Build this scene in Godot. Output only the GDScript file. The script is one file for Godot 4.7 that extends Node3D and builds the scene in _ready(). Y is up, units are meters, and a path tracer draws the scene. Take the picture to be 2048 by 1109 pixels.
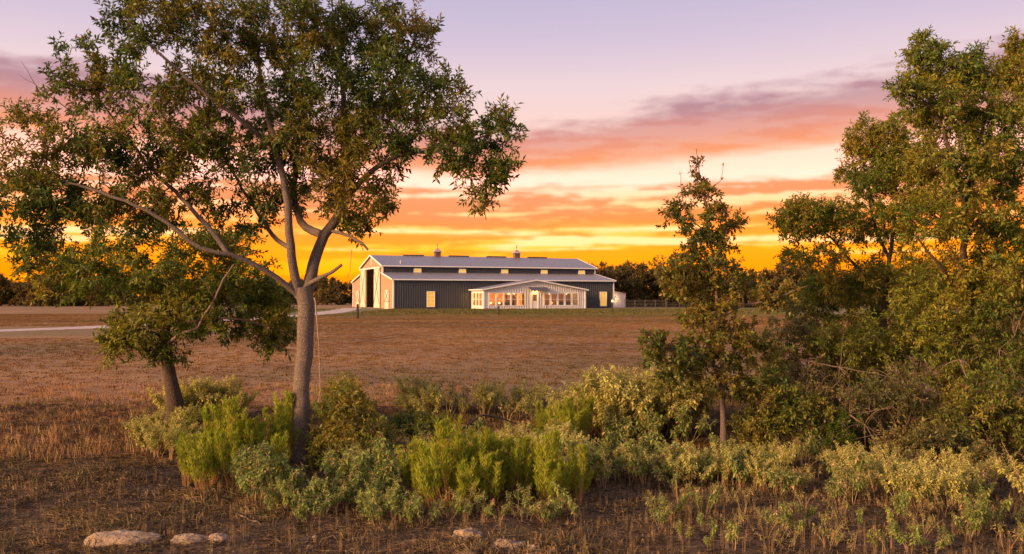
extends Node3D

# ---------------------------------------------------------------- helpers
const EYE := 1.53
const FOCAL := 1800.0
const TILT := 0.02194
var rng := RandomNumberGenerator.new()
var taken := {}
var ground_noise := FastNoiseLite.new()
var patch_noise := FastNoiseLite.new()
var streak_noise := FastNoiseLite.new()
var M := {}

class Geo:
	var v := PackedVector3Array()
	var n := PackedVector3Array()
	var c := PackedColorArray()
	var i := PackedInt32Array()
	func tri(a: Vector3, b: Vector3, d: Vector3, nr: Vector3, col := Color.WHITE) -> void:
		var k := v.size()
		v.append(a); v.append(b); v.append(d)
		for q in 3:
			n.append(nr); c.append(col)
		if (b - a).cross(d - a).dot(nr) > 0.0:
			i.append(k); i.append(k + 2); i.append(k + 1)
		else:
			i.append(k); i.append(k + 1); i.append(k + 2)
	func quad(a: Vector3, b: Vector3, d: Vector3, e: Vector3, nr: Vector3, col := Color.WHITE) -> void:
		tri(a, b, d, nr, col)
		tri(a, d, e, nr, col)
	func box(lo: Vector3, hi: Vector3, col := Color.WHITE) -> void:
		slab(Vector3(lo.x, lo.y, lo.z), Vector3(hi.x - lo.x, 0, 0), Vector3(0, hi.y - lo.y, 0), Vector3(0, 0, hi.z - lo.z), col)
	func slab(o: Vector3, a: Vector3, b: Vector3, d: Vector3, col := Color.WHITE) -> void:
		var m := o + (a + b + d) * 0.5
		for f in [[a, b, d], [b, d, a], [d, a, b]]:
			var nr: Vector3 = f[0].cross(f[1]).normalized()
			for s in [0.0, 1.0]:
				var p: Vector3 = o + f[2] * s
				var out := nr if nr.dot(p + (f[0] + f[1]) * 0.5 - m) > 0.0 else -nr
				quad(p, p + f[0], p + f[0] + f[1], p + f[1], out, col)
	func bar(a: Vector3, b: Vector3, w: float, h: float, up := Vector3.UP, col := Color.WHITE) -> void:
		var d := (b - a).normalized()
		var s := d.cross(up).normalized() * w
		var t := s.cross(d).normalized() * h
		slab(a - s * 0.5 - t * 0.5, b - a, s, t, col)
	# sheet with raised ribs that run from A-B up to D-C
	func ribbed(A: Vector3, B: Vector3, C: Vector3, D: Vector3, pitch: float, rib: float, high: float, nr: Vector3) -> void:
		var cnt := maxi(1, int(round(A.distance_to(B) / pitch)))
		var k := rib / pitch
		for q in cnt:
			var s := [q / float(cnt), (q + 1.0 - k) / cnt, (q + 1.0 - k * 0.8) / cnt, (q + 1.0 - k * 0.2) / cnt, (q + 1.0) / cnt]
			var h := [0.0, 0.0, high, high, 0.0]
			for w in 4:
				var a0: Vector3 = A.lerp(B, s[w]) + nr * h[w]
				var a1: Vector3 = A.lerp(B, s[w + 1]) + nr * h[w + 1]
				var b1: Vector3 = D.lerp(C, s[w + 1]) + nr * h[w + 1]
				var b0: Vector3 = D.lerp(C, s[w]) + nr * h[w]
				var out := (a1 - a0).cross(b0 - a0).normalized()
				if out.dot(nr) < 0.0:
					out = -out
				quad(a0, a1, b1, b0, out)
	func tube(p: PackedVector3Array, r: PackedFloat32Array, sides: int, col := Color.WHITE, wob := 0.0) -> void:
		if p.size() < 2:
			return
		var t := (p[1] - p[0]).normalized()
		var u := t.cross(Vector3(0.31, 0.2, 0.93)).normalized()
		var first := v.size()
		for k in p.size():
			var d: Vector3 = (p[mini(k + 1, p.size() - 1)] - p[maxi(k - 1, 0)])
			d = d.normalized() if d.length() > 1e-6 else t
			u = (u - d * u.dot(d)).normalized()
			var w := d.cross(u)
			for s in sides:
				var a := TAU * s / sides
				var o := u * cos(a) + w * sin(a)
				v.append(p[k] + o * r[k] * (1.0 + wob * sin(a * 3.0 + k * 0.7) + wob * 0.7 * sin(a * 2.0 - k * 0.31)))
				n.append(o); c.append(col)
		for k in p.size() - 1:
			for s in sides:
				var a := first + k * sides + s
				var b := first + k * sides + (s + 1) % sides
				i.append(a); i.append(a + sides); i.append(b)
				i.append(b); i.append(a + sides); i.append(b + sides)
	func leaf(p: Vector3, d: Vector3, up: Vector3, long: float, wide: float, col: Color, fold := 0.25) -> void:
		var s := d.cross(up).normalized()
		var nr := s.cross(d)
		var m := p + d * long * 0.45
		var k := v.size()
		v.append(p); v.append(m + s * wide * 0.5 + nr * wide * fold); v.append(p + d * long - nr * long * 0.12); v.append(m - s * wide * 0.5 + nr * wide * fold)
		n.append(nr); n.append((nr - s * 0.45).normalized()); n.append(nr); n.append((nr + s * 0.45).normalized())
		c.append(col); c.append(col); c.append(col); c.append(col)
		# s = d x up, nr = s x d: clockwise seen from nr
		i.append(k); i.append(k + 3); i.append(k + 2)
		i.append(k); i.append(k + 2); i.append(k + 1)
	func mesh() -> ArrayMesh:
		var a := []
		a.resize(Mesh.ARRAY_MAX)
		a[Mesh.ARRAY_VERTEX] = v; a[Mesh.ARRAY_NORMAL] = n; a[Mesh.ARRAY_COLOR] = c; a[Mesh.ARRAY_INDEX] = i
		var m := ArrayMesh.new()
		m.add_surface_from_arrays(Mesh.PRIMITIVE_TRIANGLES, a)
		return m

func numbered(called: String) -> String:
	var k: int = taken.get(called, 0)
	taken[called] = k + 1
	return called if k == 0 else "%s_%03d" % [called, k]

func tag(o: Node, label: String, category: String, group := "", kind := "") -> Node:
	o.set_meta("label", label)
	if category: o.set_meta("category", category)
	if group: o.set_meta("group", group)
	if kind: o.set_meta("kind", kind)
	return o

func thing(called: String, label: String, category: String, at := Vector3.ZERO, turn := 0.0, group := "") -> Node3D:
	var o := Node3D.new()
	o.name = numbered(called)
	add_child(o)
	o.position = at
	o.rotation.y = turn
	tag(o, label, category, group)
	return o

func part(g, called: String, m: Material, parent: Node) -> MeshInstance3D:
	var o := MeshInstance3D.new()
	o.mesh = g.mesh() if g is Geo else g
	o.material_override = m
	o.name = called
	o.cast_shadow = GeometryInstance3D.SHADOW_CASTING_SETTING_ON
	parent.add_child(o, true)
	return o

func copy_of(src: Node3D, at: Vector3, turn: float, size: Vector3, label: String, category: String, group: String) -> Node3D:
	var o: Node3D = src.duplicate()
	o.name = numbered(str(src.name).rstrip("0123456789").trim_suffix("_"))
	add_child(o)
	o.position = at
	o.rotation = Vector3(rng.randf_range(-0.12, 0.12), turn, rng.randf_range(-0.12, 0.12)) if category == "weed" else Vector3(0, turn, 0)
	o.scale = size
	tag(o, label, category, group)
	return o

# a measured bearing (u across, v down, of a 2048 x 1109 survey picture) and a distance give a point of the place
func spot(u: float, v: float, far: float) -> Vector3:
	var y := -(v - 554.5) / FOCAL
	var f := cos(TILT) - y * sin(TILT)
	return Vector3((u - 1024.0) / FOCAL * far / f, EYE + (y * cos(TILT) + sin(TILT)) / f * far, -far)

func height(x: float, z: float) -> float:
	var near := clampf((30.0 + z) / 14.0, 0.0, 1.0)
	var h := (ground_noise.get_noise_2d(x, z) * 0.05 + ground_noise.get_noise_2d(x * 5.0 + 70.0, z * 5.0) * 0.02) * near
	var g := Vector2((x + 0.75) / 1.7, (z + 10.6) / 0.85).length()
	h -= 0.22 * exp(-g * g)
	return h

func on_ground(u: float, v: float) -> Vector3:
	var far := EYE * FOCAL / (v - 594.0)
	var p := spot(u, v, far)
	return Vector3(p.x, height(p.x, p.z), p.z)

func mat(col: Color, rough := 0.8, metal := 0.0, vertex := false) -> StandardMaterial3D:
	var m := StandardMaterial3D.new()
	m.albedo_color = col.linear_to_srgb()
	m.roughness = rough
	m.metallic = metal
	m.vertex_color_use_as_albedo = vertex
	return m

func noise_tex(freq: float, lo: Color, hi: Color, seed_value: int, octaves := 5, size := 512, mid = null) -> NoiseTexture2D:
	var f := FastNoiseLite.new()
	f.noise_type = FastNoiseLite.TYPE_SIMPLEX_SMOOTH
	f.frequency = freq
	f.fractal_octaves = octaves
	f.seed = seed_value
	var g := Gradient.new()
	g.set_color(0, lo.linear_to_srgb()); g.set_color(1, hi.linear_to_srgb())
	g.set_offset(0, 0.2); g.set_offset(1, 0.8)
	if mid != null:
		g.add_point(0.5, mid.linear_to_srgb())
	var t := NoiseTexture2D.new()
	t.width = size; t.height = size; t.seamless = true; t.noise = f; t.color_ramp = g
	return t

func grain(m: StandardMaterial3D, tex: Texture2D, scale: Vector3, relief := 0.0, bump: Texture2D = null) -> StandardMaterial3D:
	m.albedo_texture = tex
	m.uv1_triplanar = true
	m.uv1_world_triplanar = true
	m.uv1_scale = scale
	if relief > 0.0:
		m.heightmap_enabled = true
		m.heightmap_texture = bump if bump else tex
		m.heightmap_scale = relief
	return m

func leafy(back: Color, rough := 0.55) -> StandardMaterial3D:
	var m := mat(Color.WHITE, rough, 0.0, true)
	m.backlight_enabled = true
	m.backlight = back.linear_to_srgb()
	return m

func glow(col: Color, energy: float) -> StandardMaterial3D:
	var m := mat(Color(col.r * 0.12, col.g * 0.12, col.b * 0.12), 0.3)
	m.emission_enabled = true
	m.emission = col.linear_to_srgb()
	m.emission_energy_multiplier = energy
	return m

func ramp(stops: Array, x: float) -> Color:
	if x <= stops[0][0]:
		return stops[0][1]
	for k in range(1, stops.size()):
		if x <= stops[k][0]:
			return stops[k - 1][1].lerp(stops[k][1], (x - stops[k - 1][0]) / (stops[k][0] - stops[k - 1][0]))
	return stops[-1][1]

# ---------------------------------------------------------------- sky
var SKY_GAP := []
var SKY_CLOUD := []
var sky_a := FastNoiseLite.new()
var sky_b := FastNoiseLite.new()

func s8(r: int, g: int, b: int) -> Color:
	return Color8(r, g, b).srgb_to_linear()

func sky_color(az: float, el: float) -> Color:
	# Y: fifths of a degree-like scale, 0 at 18.9 degrees up, 594 at the horizon
	var X := az * 31.4
	var Y := 594.0 - el * 31.4
	var ax := absf(X + 74.0)
	var lift := 0.155 * 1500.0 * (1.0 - exp(-ax / 1500.0))
	var wide := sky_a.get_noise_2d(X * 0.35, Y * 1.6)
	var fine := sky_b.get_noise_2d(X * 0.32, Y * 3.2)
	var wisp := sky_b.get_noise_2d(X * 1.3 + 500.0, Y * 5.0)
	var q := Y + lift + wide * 26.0 + fine * 18.0 + wisp * 12.0
	# cover of the cloud bands by height, the upper band tilted
	var cov := smoothstep(250.0, 298.0, q) * (1.0 - smoothstep(340.0, 372.0, Y + lift * 0.6 + wide * 12.0 + wisp * 6.0))
	cov *= 0.8 + 0.28 * smoothstep(-0.5, 0.4, fine + wide + wisp * 0.4)
	var y2 := Y + lift * 0.18 + wide * 9.0 + fine * 12.0 + wisp * 8.0
	var low := smoothstep(372.0, 388.0, y2) * (1.0 - smoothstep(452.0, 490.0, y2))
	low = maxf(low * 0.95, smoothstep(440.0, 480.0, y2) * 0.85)
	var slit := sky_a.get_noise_2d(X * 0.34 + 900.0 + Y * 1.5, Y * 7.5)
	low *= 1.0 - 0.97 * smoothstep(-0.08, 0.42, slit + fine * 0.4 + wisp * 0.35)
	cov = clampf(maxf(cov, low), 0.0, 1.0)
	var gap := ramp(SKY_GAP, Y + lift * 0.12 + wide * 8.0)
	var hot := smoothstep(0.2, 0.42, slit) * smoothstep(440.0, 465.0, Y) * (1.0 - smoothstep(500.0, 520.0, Y))
	gap = gap.lerp(s8(255, 246, 175), hot * 0.8)
	var cloud := ramp(SKY_CLOUD, Y + lift * 0.45 + fine * 10.0)
	var c := gap.lerp(cloud, cov)
	# the glow gives way to dusk all round
	var away := smoothstep(35.0, 150.0, absf(az))
	var dusk := s8(210, 194, 210).lerp(s8(246, 206, 186), exp(-maxf(el, 0.0) / 16.0))
	c = c.lerp(dusk, away)
	var top := smoothstep(18.0, 80.0, el)
	c = c.lerp(s8(194, 185, 212), top)
	# the glow is brighter than the picture's white: its red runs past one
	var glow_red := smoothstep(0.9, 1.0, c.r) * (1.0 - away)
	return Color(c.r * (0.66 + 0.5 * glow_red), c.g * 0.66, c.b * 0.66)

func make_sky() -> ImageTexture:
	sky_a.seed = 11; sky_a.frequency = 0.004; sky_a.fractal_octaves = 4
	sky_b.seed = 5; sky_b.frequency = 0.011; sky_b.fractal_octaves = 5
	SKY_GAP = [[-300.0, s8(168, 164, 202)], [0.0, s8(186, 177, 204)], [100.0, s8(207, 189, 208)], [190.0, s8(232, 206, 208)], [270.0, s8(246, 206, 192)], [340.0, s8(253, 226, 198)], [372.0, s8(255, 236, 208)], [410.0, s8(255, 226, 165)], [450.0, s8(255, 210, 118)], [500.0, s8(255, 208, 58)], [540.0, s8(254, 196, 14)], [594.0, s8(250, 164, 4)]]
	SKY_CLOUD = [[180.0, s8(190, 156, 172)], [255.0, s8(184, 138, 146)], [300.0, s8(222, 146, 128)], [345.0, s8(248, 156, 106)], [400.0, s8(244, 150, 100)], [440.0, s8(246, 148, 90)], [480.0, s8(250, 150, 50)], [530.0, s8(252, 168, 18)], [594.0, s8(249, 152, 6)]]
	var W := 4096
	var H := 2048
	var small := Image.create_empty(W / 8, H / 8, false, Image.FORMAT_RGBF)
	for r in H / 8:
		var el := 90.0 - (r + 0.5) * 8.0 / H * 180.0
		for k in W / 8:
			var az := (k + 0.5) * 8.0 / W * 360.0
			small.set_pixel(k, r, sky_color(az - 360.0 if az > 180.0 else az, maxf(el, 0.0)))
	small.resize(W, H, Image.INTERPOLATE_CUBIC)
	# the part that holds fine cloud is computed at full detail
	var r0 := int((90.0 - 22.0) / 180.0 * H)
	var r1 := H / 2 + 2
	for r in range(r0, r1):
		var el := 90.0 - (r + 0.5) / H * 180.0
		for k in range(-384, 384):
			small.set_pixel((k + W) % W, r, sky_color((k + 0.5) / W * 360.0, maxf(el, 0.0)))
	return ImageTexture.create_from_image(small)

# ---------------------------------------------------------------- trees
func curve(pts: Array, step: float) -> PackedVector3Array:
	var out := PackedVector3Array()
	for k in pts.size() - 1:
		var a: Vector3 = pts[maxi(k - 1, 0)]
		var b: Vector3 = pts[k]
		var c: Vector3 = pts[k + 1]
		var d: Vector3 = pts[mini(k + 2, pts.size() - 1)]
		var cnt := maxi(1, int(b.distance_to(c) / step))
		for q in cnt:
			out.append(b.cubic_interpolate(c, a, d, q / float(cnt)))
	out.append(pts[-1])
	return out

func rand_dir() -> Vector3:
	var z := rng.randf_range(-1, 1)
	var a := rng.randf() * TAU
	var s := sqrt(1.0 - z * z)
	return Vector3(s * cos(a), z, s * sin(a))

# limbs: [[points], r0, r1]; blobs: [centre, radii, tips]; L: leaf settings
func grow(root: Node3D, limbs: Array, blobs: Array, L: Dictionary, bark: Material, leaves: Material) -> void:
	var P := PackedVector3Array()
	var par := PackedInt32Array()
	var R := PackedFloat32Array()
	var chains := []
	var o := root.position
	for lb in limbs:
		var pts: Array = []
		for q in lb[0]:
			pts.append(q - o)
		var line := curve(pts, 0.09)
		var chain := PackedInt32Array()
		var last := -1
		if P.size():
			var best := 1e9
			for k in P.size():
				var d := P[k].distance_squared_to(line[0])
				if d < best:
					best = d; last = k
			chain.append(last)
		for k in line.size():
			var t := k / float(line.size() - 1)
			var w := 0.0 if k == 0 else 0.012 * (1.0 - absf(2.0 * t - 1.0))
			P.append(line[k] + rand_dir() * w)
			par.append(last)
			R.append(lerpf(lb[1], lb[2], pow(t, 0.8)) * (1.0 + (0.75 * pow(1.0 - t, 14.0) + 0.12 * pow(1.0 - t, 3.0) if last < 0 and chain.size() == 0 or chains.size() == 0 else 0.0)))
			last = P.size() - 1
			chain.append(last)
		chains.append([chain, true])
	var n_limb := P.size()
	var tips := []
	for b in blobs:
		var cb: Vector3 = b[0] - o
		for k in int(b[2] * L.get("dense", 1.35)):
			var d := rand_dir() * pow(rng.randf(), 0.42)
			tips.append([0.0, cb + d * b[1]])
	for t in tips:
		var best := 1e9
		for k in range(0, n_limb, 2):
			best = minf(best, P[k].distance_squared_to(t[1]))
		t[0] = best
	tips.sort_custom(func(a, b): return a[0] < b[0])
	var skip: float = L.get("bare", 0.0)
	for t in tips:
		var tip: Vector3 = t[1]
		var best := 1e9
		var at := 0
		for k in range(0 if P.size() < 40 else 8, P.size()):
			var d := P[k].distance_squared_to(tip)
			if d < best and d > 0.0009:
				if d > best * 0.6 or par[k] < 0 or (P[k] - P[par[k]]).dot(tip - P[k]) > -0.3 * (P[k] - P[par[k]]).length() * sqrt(d):
					if k >= n_limb or P[k].y > L.get("from", -9.0):
						best = d; at = k
		var p0 := P[at]
		var gone := (tip - p0).length()
		var along := (p0 - P[par[at]]).normalized() if par[at] >= 0 else Vector3.UP
		var p1 := p0 + (along * 0.6 + (tip - p0).normalized() + Vector3.UP * 0.25).normalized() * gone * 0.5 + rand_dir() * gone * 0.1
		var cnt := clampi(int(gone / 0.07), 2, 14)
		var chain := PackedInt32Array([at])
		var last := at
		for k in range(1, cnt + 1):
			var s := k / float(cnt)
			P.append(p0.lerp(p1, s).lerp(p1.lerp(tip, s), s) + rand_dir() * 0.010)
			par.append(last); R.append(0.0)
			last = P.size() - 1
			chain.append(last)
		chains.append([chain, false])
	# thickness of the twigs from what they carry
	var load_ := PackedFloat32Array()
	load_.resize(P.size())
	var tipr: float = L.get("twig", 0.0017)
	var base_load := pow(tipr, 2.3)
	var kids := PackedInt32Array()
	kids.resize(P.size())
	for k in range(P.size() - 1, -1, -1):
		if load_[k] == 0.0:
			load_[k] = base_load
		if k >= n_limb:
			R[k] = pow(load_[k], 1.0 / 2.3)
		if par[k] >= 0:
			load_[par[k]] += load_[k]
			kids[par[k]] += 1
	var gt := Geo.new()
	var gb := Geo.new()
	var gl := Geo.new()
	var bc: Color = L.get("bark", Color(0.16, 0.12, 0.1))
	var first := true
	for ch in chains:
		var pp := PackedVector3Array()
		var rr := PackedFloat32Array()
		for k in ch[0]:
			pp.append(P[k]); rr.append(R[k])
		if ch[1]:
			if not first:
				rr[0] = minf(rr[0], rr[1] * 1.1)
			if first and limbs.size() and rr[0] > 0.02:
				pp[0] -= Vector3(0, 0.08, 0)
			(gt if first else gb).tube(pp, rr, 14 if rr[0] > 0.05 else 8, bc, 0.05)
		else:
			rr[0] = minf(rr[0], rr[1] * 1.2)
			gb.tube(pp, rr, 6 if rr[0] > 0.012 else (4 if rr[0] > 0.005 else 3), bc.lerp(L.get("twig_col", bc), 0.7))
		first = false
	# leaves in sprays
	var cols: Array = L.cols
	var lift: float = L.get("up", 0.15)
	var crown_c := Vector3.ZERO
	for t in tips:
		crown_c += t[1]
	crown_c /= maxf(1.0, tips.size())
	var tone := FastNoiseLite.new()
	tone.seed = rng.randi() % 9999
	tone.frequency = 1.1
	for ch in chains:
		if ch[1] and L.has("whip") and R[ch[0][-1]] < 0.0025:
			var w: PackedInt32Array = ch[0]
			for k in range(w.size() / 3, w.size()):
				for q in 3:
					var ld := ((P[w[k]] - P[w[k - 1]]).normalized() * 0.5 + rand_dir() * 0.9).normalized()
					gl.leaf(P[w[k]] + rand_dir() * 0.015, ld, rand_dir(), L.long * rng.randf_range(0.5, 0.85), L.long * 0.4, cols[rng.randi() % cols.size()])
		if ch[1]:
			continue
		if rng.randf() < skip:
			continue
		var chn: PackedInt32Array = ch[0]
		var e := P[chn[-1]]
		var d0 := (e - P[chn[-2]]).normalized()
		var shade := tone.get_noise_3dv(e)
		var shoots := []
		shoots.append([P[chn[maxi(0, chn.size() - 4)]], e + d0 * L.shoot * 0.5])
		for k in int(L.shoots):
			var f := P[chn[clampi(chn.size() - 1 - rng.randi() % 4, 1, chn.size() - 1)]]
			var dd := (d0 * 0.7 + rand_dir() * 0.95 + Vector3.UP * lift).normalized()
			shoots.append([f, f + dd * L.shoot * rng.randf_range(0.6, 1.2)])
		for sh in shoots:
			var a: Vector3 = sh[0]
			var b: Vector3 = sh[1]
			var dd := (b - a).normalized()
			gb.tube(PackedVector3Array([a, a.lerp(b, 0.5) + rand_dir() * 0.006, b]), PackedFloat32Array([tipr, tipr * 0.8, tipr * 0.5]), 3, L.get("twig_col", bc))
			var cnt := int(L.per * rng.randf_range(0.7, 1.3))
			var turn := rng.randf() * TAU
			var side := dd.cross(Vector3(0.3, 0.9, 0.2)).normalized()
			for k in cnt:
				var s := (k + 0.5) / cnt
				var p := a.lerp(b, 0.15 + 0.85 * s)
				turn += 2.4 + rng.randf() * 0.5
				var o2 := side.rotated(dd, turn)
				var ld: Vector3 = (dd * (0.35 + 0.6 * s) + o2 * 0.9 + rand_dir() * 0.35 - Vector3.UP * L.get("droop", 0.15)).normalized()
				var up := (Vector3.UP * 0.8 + dd * 0.4 + rand_dir() * 0.8).normalized()
				if absf(up.dot(ld)) > 0.95:
					up = o2.cross(dd)
				var long: float = L.long * rng.randf_range(0.5, 1.3)
				var w := clampf(shade * 1.2 + 0.45 + rng.randf_range(-0.4, 0.4), 0.0, 0.999)
				var x := w * (cols.size() - 1)
				var col: Color = cols[int(x)].lerp(cols[int(x) + 1], x - int(x))
				if rng.randf() < L.get("dry", 0.03):
					col = Color(0.17, 0.085, 0.03)
				gl.leaf(p, ld, up, long, long * L.get("slim", 0.42), col * rng.randf_range(0.8, 1.2))
	if gt.v.size():
		part(gt, "trunk", bark, root)
	if gb.v.size():
		part(gb, "branches", bark, root)
	if gl.v.size():
		part(gl, "crown", leaves, root)

func limb(pts: Array, far: float, r0: float, r1: float) -> Array:
	var out := []
	for p in pts:
		out.append(spot(p[0], p[1], far + (p[2] if p.size() > 2 else 0.0)))
	return [out, r0, r1]

func blob(u: float, v: float, ru: float, rv: float, far: float, deep: float, tips: int) -> Array:
	var k := far / FOCAL
	return [spot(u, v, far), Vector3(ru * k, rv * k, deep), tips]

# ---------------------------------------------------------------- ground
func soil(x: float, d: float) -> Color:
	var n1 := patch_noise.get_noise_2d(x * 1.0, d * 1.6)
	var n2 := patch_noise.get_noise_2d(x * 3.1 + 40.0, d * 4.5)
	var st := streak_noise.get_noise_2d(x * 0.35, d * 1.0)
	var c := Color(0.205, 0.1, 0.03).lerp(Color(0.33, 0.178, 0.055), clampf(0.5 + n1 * 0.8 + n2 * 0.4, 0, 1))
	c = c.lerp(Color(0.105, 0.064, 0.032), smoothstep(0.12, 0.5, st + n2 * 0.25) * 0.6)
	var big := patch_noise.get_noise_2d(x * 0.35 + 200.0, d * 0.55)
	c = c.lerp(Color(0.185, 0.118, 0.036), clampf(big * 2.6, 0, 1) * 0.75).lerp(Color(0.37, 0.205, 0.075), clampf(-big * 2.6, 0, 1) * 0.45)
	if d < 20.0:
		var rust := smoothstep(-2.2, -4.2, x) * smoothstep(8.5, 9.6, d) * (1.0 - smoothstep(14.0, 19.0, d))
		c = c.lerp(Color(0.3, 0.14, 0.055), rust * clampf(0.7 + n2, 0, 1))
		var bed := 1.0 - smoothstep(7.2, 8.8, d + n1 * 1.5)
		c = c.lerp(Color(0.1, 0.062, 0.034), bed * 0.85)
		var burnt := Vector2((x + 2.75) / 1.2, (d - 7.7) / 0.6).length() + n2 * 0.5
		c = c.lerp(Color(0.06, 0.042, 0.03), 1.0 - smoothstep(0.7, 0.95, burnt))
	if d > 48.0:
		var lawn := smoothstep(58.0, 84.0, d + n2 * 16.0) * (1.0 - smoothstep(118.0, 128.0, d)) * smoothstep(-32.0, -24.0, x)
		c = c.lerp(Color(0.13, 0.155, 0.045), lawn * clampf(0.75 + n1 * 0.7, 0, 1))
	elif d > 30.0:
		var verge := (1.0 - smoothstep(2.0, 5.0, absf(Vector2(x + 22.0, d - 42.0).length() - 3.0))) * clampf(n2 + 0.4, 0, 1)
		c = c.lerp(Color(0.16, 0.15, 0.06), verge * 0.7)
	return c

func axis(fine: Array) -> PackedFloat32Array:
	var out := PackedFloat32Array()
	for f in fine:
		var x: float = f[0]
		while x < f[1] - 1e-4:
			out.append(x)
			x += f[2]
	out.append(fine[-1][1])
	return out

func make_ground() -> void:
	var half := axis([[0.0, 7.0, 0.1], [7.0, 20.0, 0.4], [20.0, 60.0, 1.2], [60.0, 200.0, 8.0], [200.0, 1600.0, 100.0]])
	var xs := PackedFloat32Array()
	for k in range(half.size() - 1, 0, -1):
		xs.append(-half[k])
	xs.append_array(half)
	var ds := axis([[-300.0, 0.0, 30.0], [0.0, 4.0, 0.5], [4.0, 14.0, 0.1], [14.0, 30.0, 0.25], [30.0, 135.0, 0.8], [135.0, 300.0, 8.0], [300.0, 2400.0, 100.0]])
	var g := Geo.new()
	var w := xs.size()
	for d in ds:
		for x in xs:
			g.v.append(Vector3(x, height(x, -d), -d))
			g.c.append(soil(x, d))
	g.n.resize(g.v.size())
	for r in ds.size():
		for k in w:
			var at := r * w + k
			var dx := g.v[r * w + mini(k + 1, w - 1)] - g.v[r * w + maxi(k - 1, 0)]
			var dz := g.v[mini(r + 1, ds.size() - 1) * w + k] - g.v[maxi(r - 1, 0) * w + k]
			g.n[at] = dx.cross(dz).normalized()
			if k < w - 1 and r < ds.size() - 1:
				g.i.append(at); g.i.append(at + w); g.i.append(at + 1)
				g.i.append(at + 1); g.i.append(at + w); g.i.append(at + w + 1)
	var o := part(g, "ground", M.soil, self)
	o.set_meta("kind", "structure")

func make_path() -> void:
	var line := curve([Vector3(-70, 0, -31), Vector3(-45, 0, -34), Vector3(-30, 0, -36.6), Vector3(-23.5, 0, -40), Vector3(-20.0, 0, -50), Vector3(-17.6, 0, -68), Vector3(-17.6, 0, -85), Vector3(-19.5, 0, -105), Vector3(-21.5, 0, -121)], 0.8)
	var g := Geo.new()
	for k in line.size():
		var d := line[mini(k + 1, line.size() - 1)] - line[maxi(k - 1, 0)]
		var s := Vector3(-d.z, 0, d.x).normalized()
		for q in 9:
			var t := (q / 8.0 - 0.5) * 2.0
			var rut := patch_noise.get_noise_2d(line[k].x * 6.0 + q * 9.0, line[k].z * 6.0)
			var worn := (1.0 - smoothstep(0.0, 0.3, absf(t))) * clampf(0.5 + rut * 1.5, 0, 1)
			g.v.append(line[k] + s * t * (1.3 + rut * 0.4) + Vector3(0, 0.03 - 0.025 * t * t, 0))
			g.n.append(Vector3.UP)
			g.c.append(Color(0.56, 0.47, 0.42).lerp(Color(0.33, 0.25, 0.18), worn * 0.7) * (0.9 + rut * 0.25))
	for k in line.size() - 1:
		for q in 8:
			var a := k * 9 + q
			g.i.append(a); g.i.append(a + 9); g.i.append(a + 1)
			g.i.append(a + 1); g.i.append(a + 9); g.i.append(a + 10)
	var o := part(g, "path", M.gravel, self)
	o.set_meta("kind", "structure")

func tuft(blades: int, spread: float, lean: float, seed_value: int, wide := 0.012) -> ArrayMesh:
	var r := RandomNumberGenerator.new()
	r.seed = seed_value
	var g := Geo.new()
	for k in blades:
		var a := r.randf() * TAU
		var o := Vector3(cos(a), 0, sin(a)) * spread * sqrt(r.randf())
		var d := Vector3(cos(a + r.randf_range(-1, 1)), 0, 0)
		d.z = sin(a + r.randf_range(-1, 1))
		var tall := r.randf_range(0.45, 1.0)
		var bend := r.randf_range(0.1, 1.0) * lean
		var s := Vector3(-d.z, 0, d.x).normalized() * wide * r.randf_range(0.6, 1.3)
		var m := o + d * bend * 0.3 * tall + Vector3(0, tall * 0.6, 0)
		var t := o + d * bend * tall + Vector3(0, tall * (1.0 - bend * 0.35), 0)
		var nr := d.cross(s).normalized()
		nr = Vector3(d.x, 0.5, d.z).normalized()
		var col := Color.WHITE * r.randf_range(0.7, 1.25)
		g.quad(o - s * 0.5, o + s * 0.5, m + s * 0.4, m - s * 0.4, nr, col)
		g.tri(m - s * 0.4, m + s * 0.4, t, nr, col)
	return g.mesh()

func scatter(called: String, label: String, mesh: ArrayMesh, places: Array, material: Material) -> void:
	var mm := MultiMesh.new()
	mm.transform_format = MultiMesh.TRANSFORM_3D
	mm.use_colors = true
	mm.mesh = mesh
	mm.instance_count = places.size()
	for k in places.size():
		mm.set_instance_transform(k, places[k][0])
		mm.set_instance_color(k, places[k][1])
	var o := MultiMeshInstance3D.new()
	o.multimesh = mm
	o.material_override = material
	o.name = numbered(called)
	add_child(o)
	tag(o, label, "grass", "", "stuff")

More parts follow.
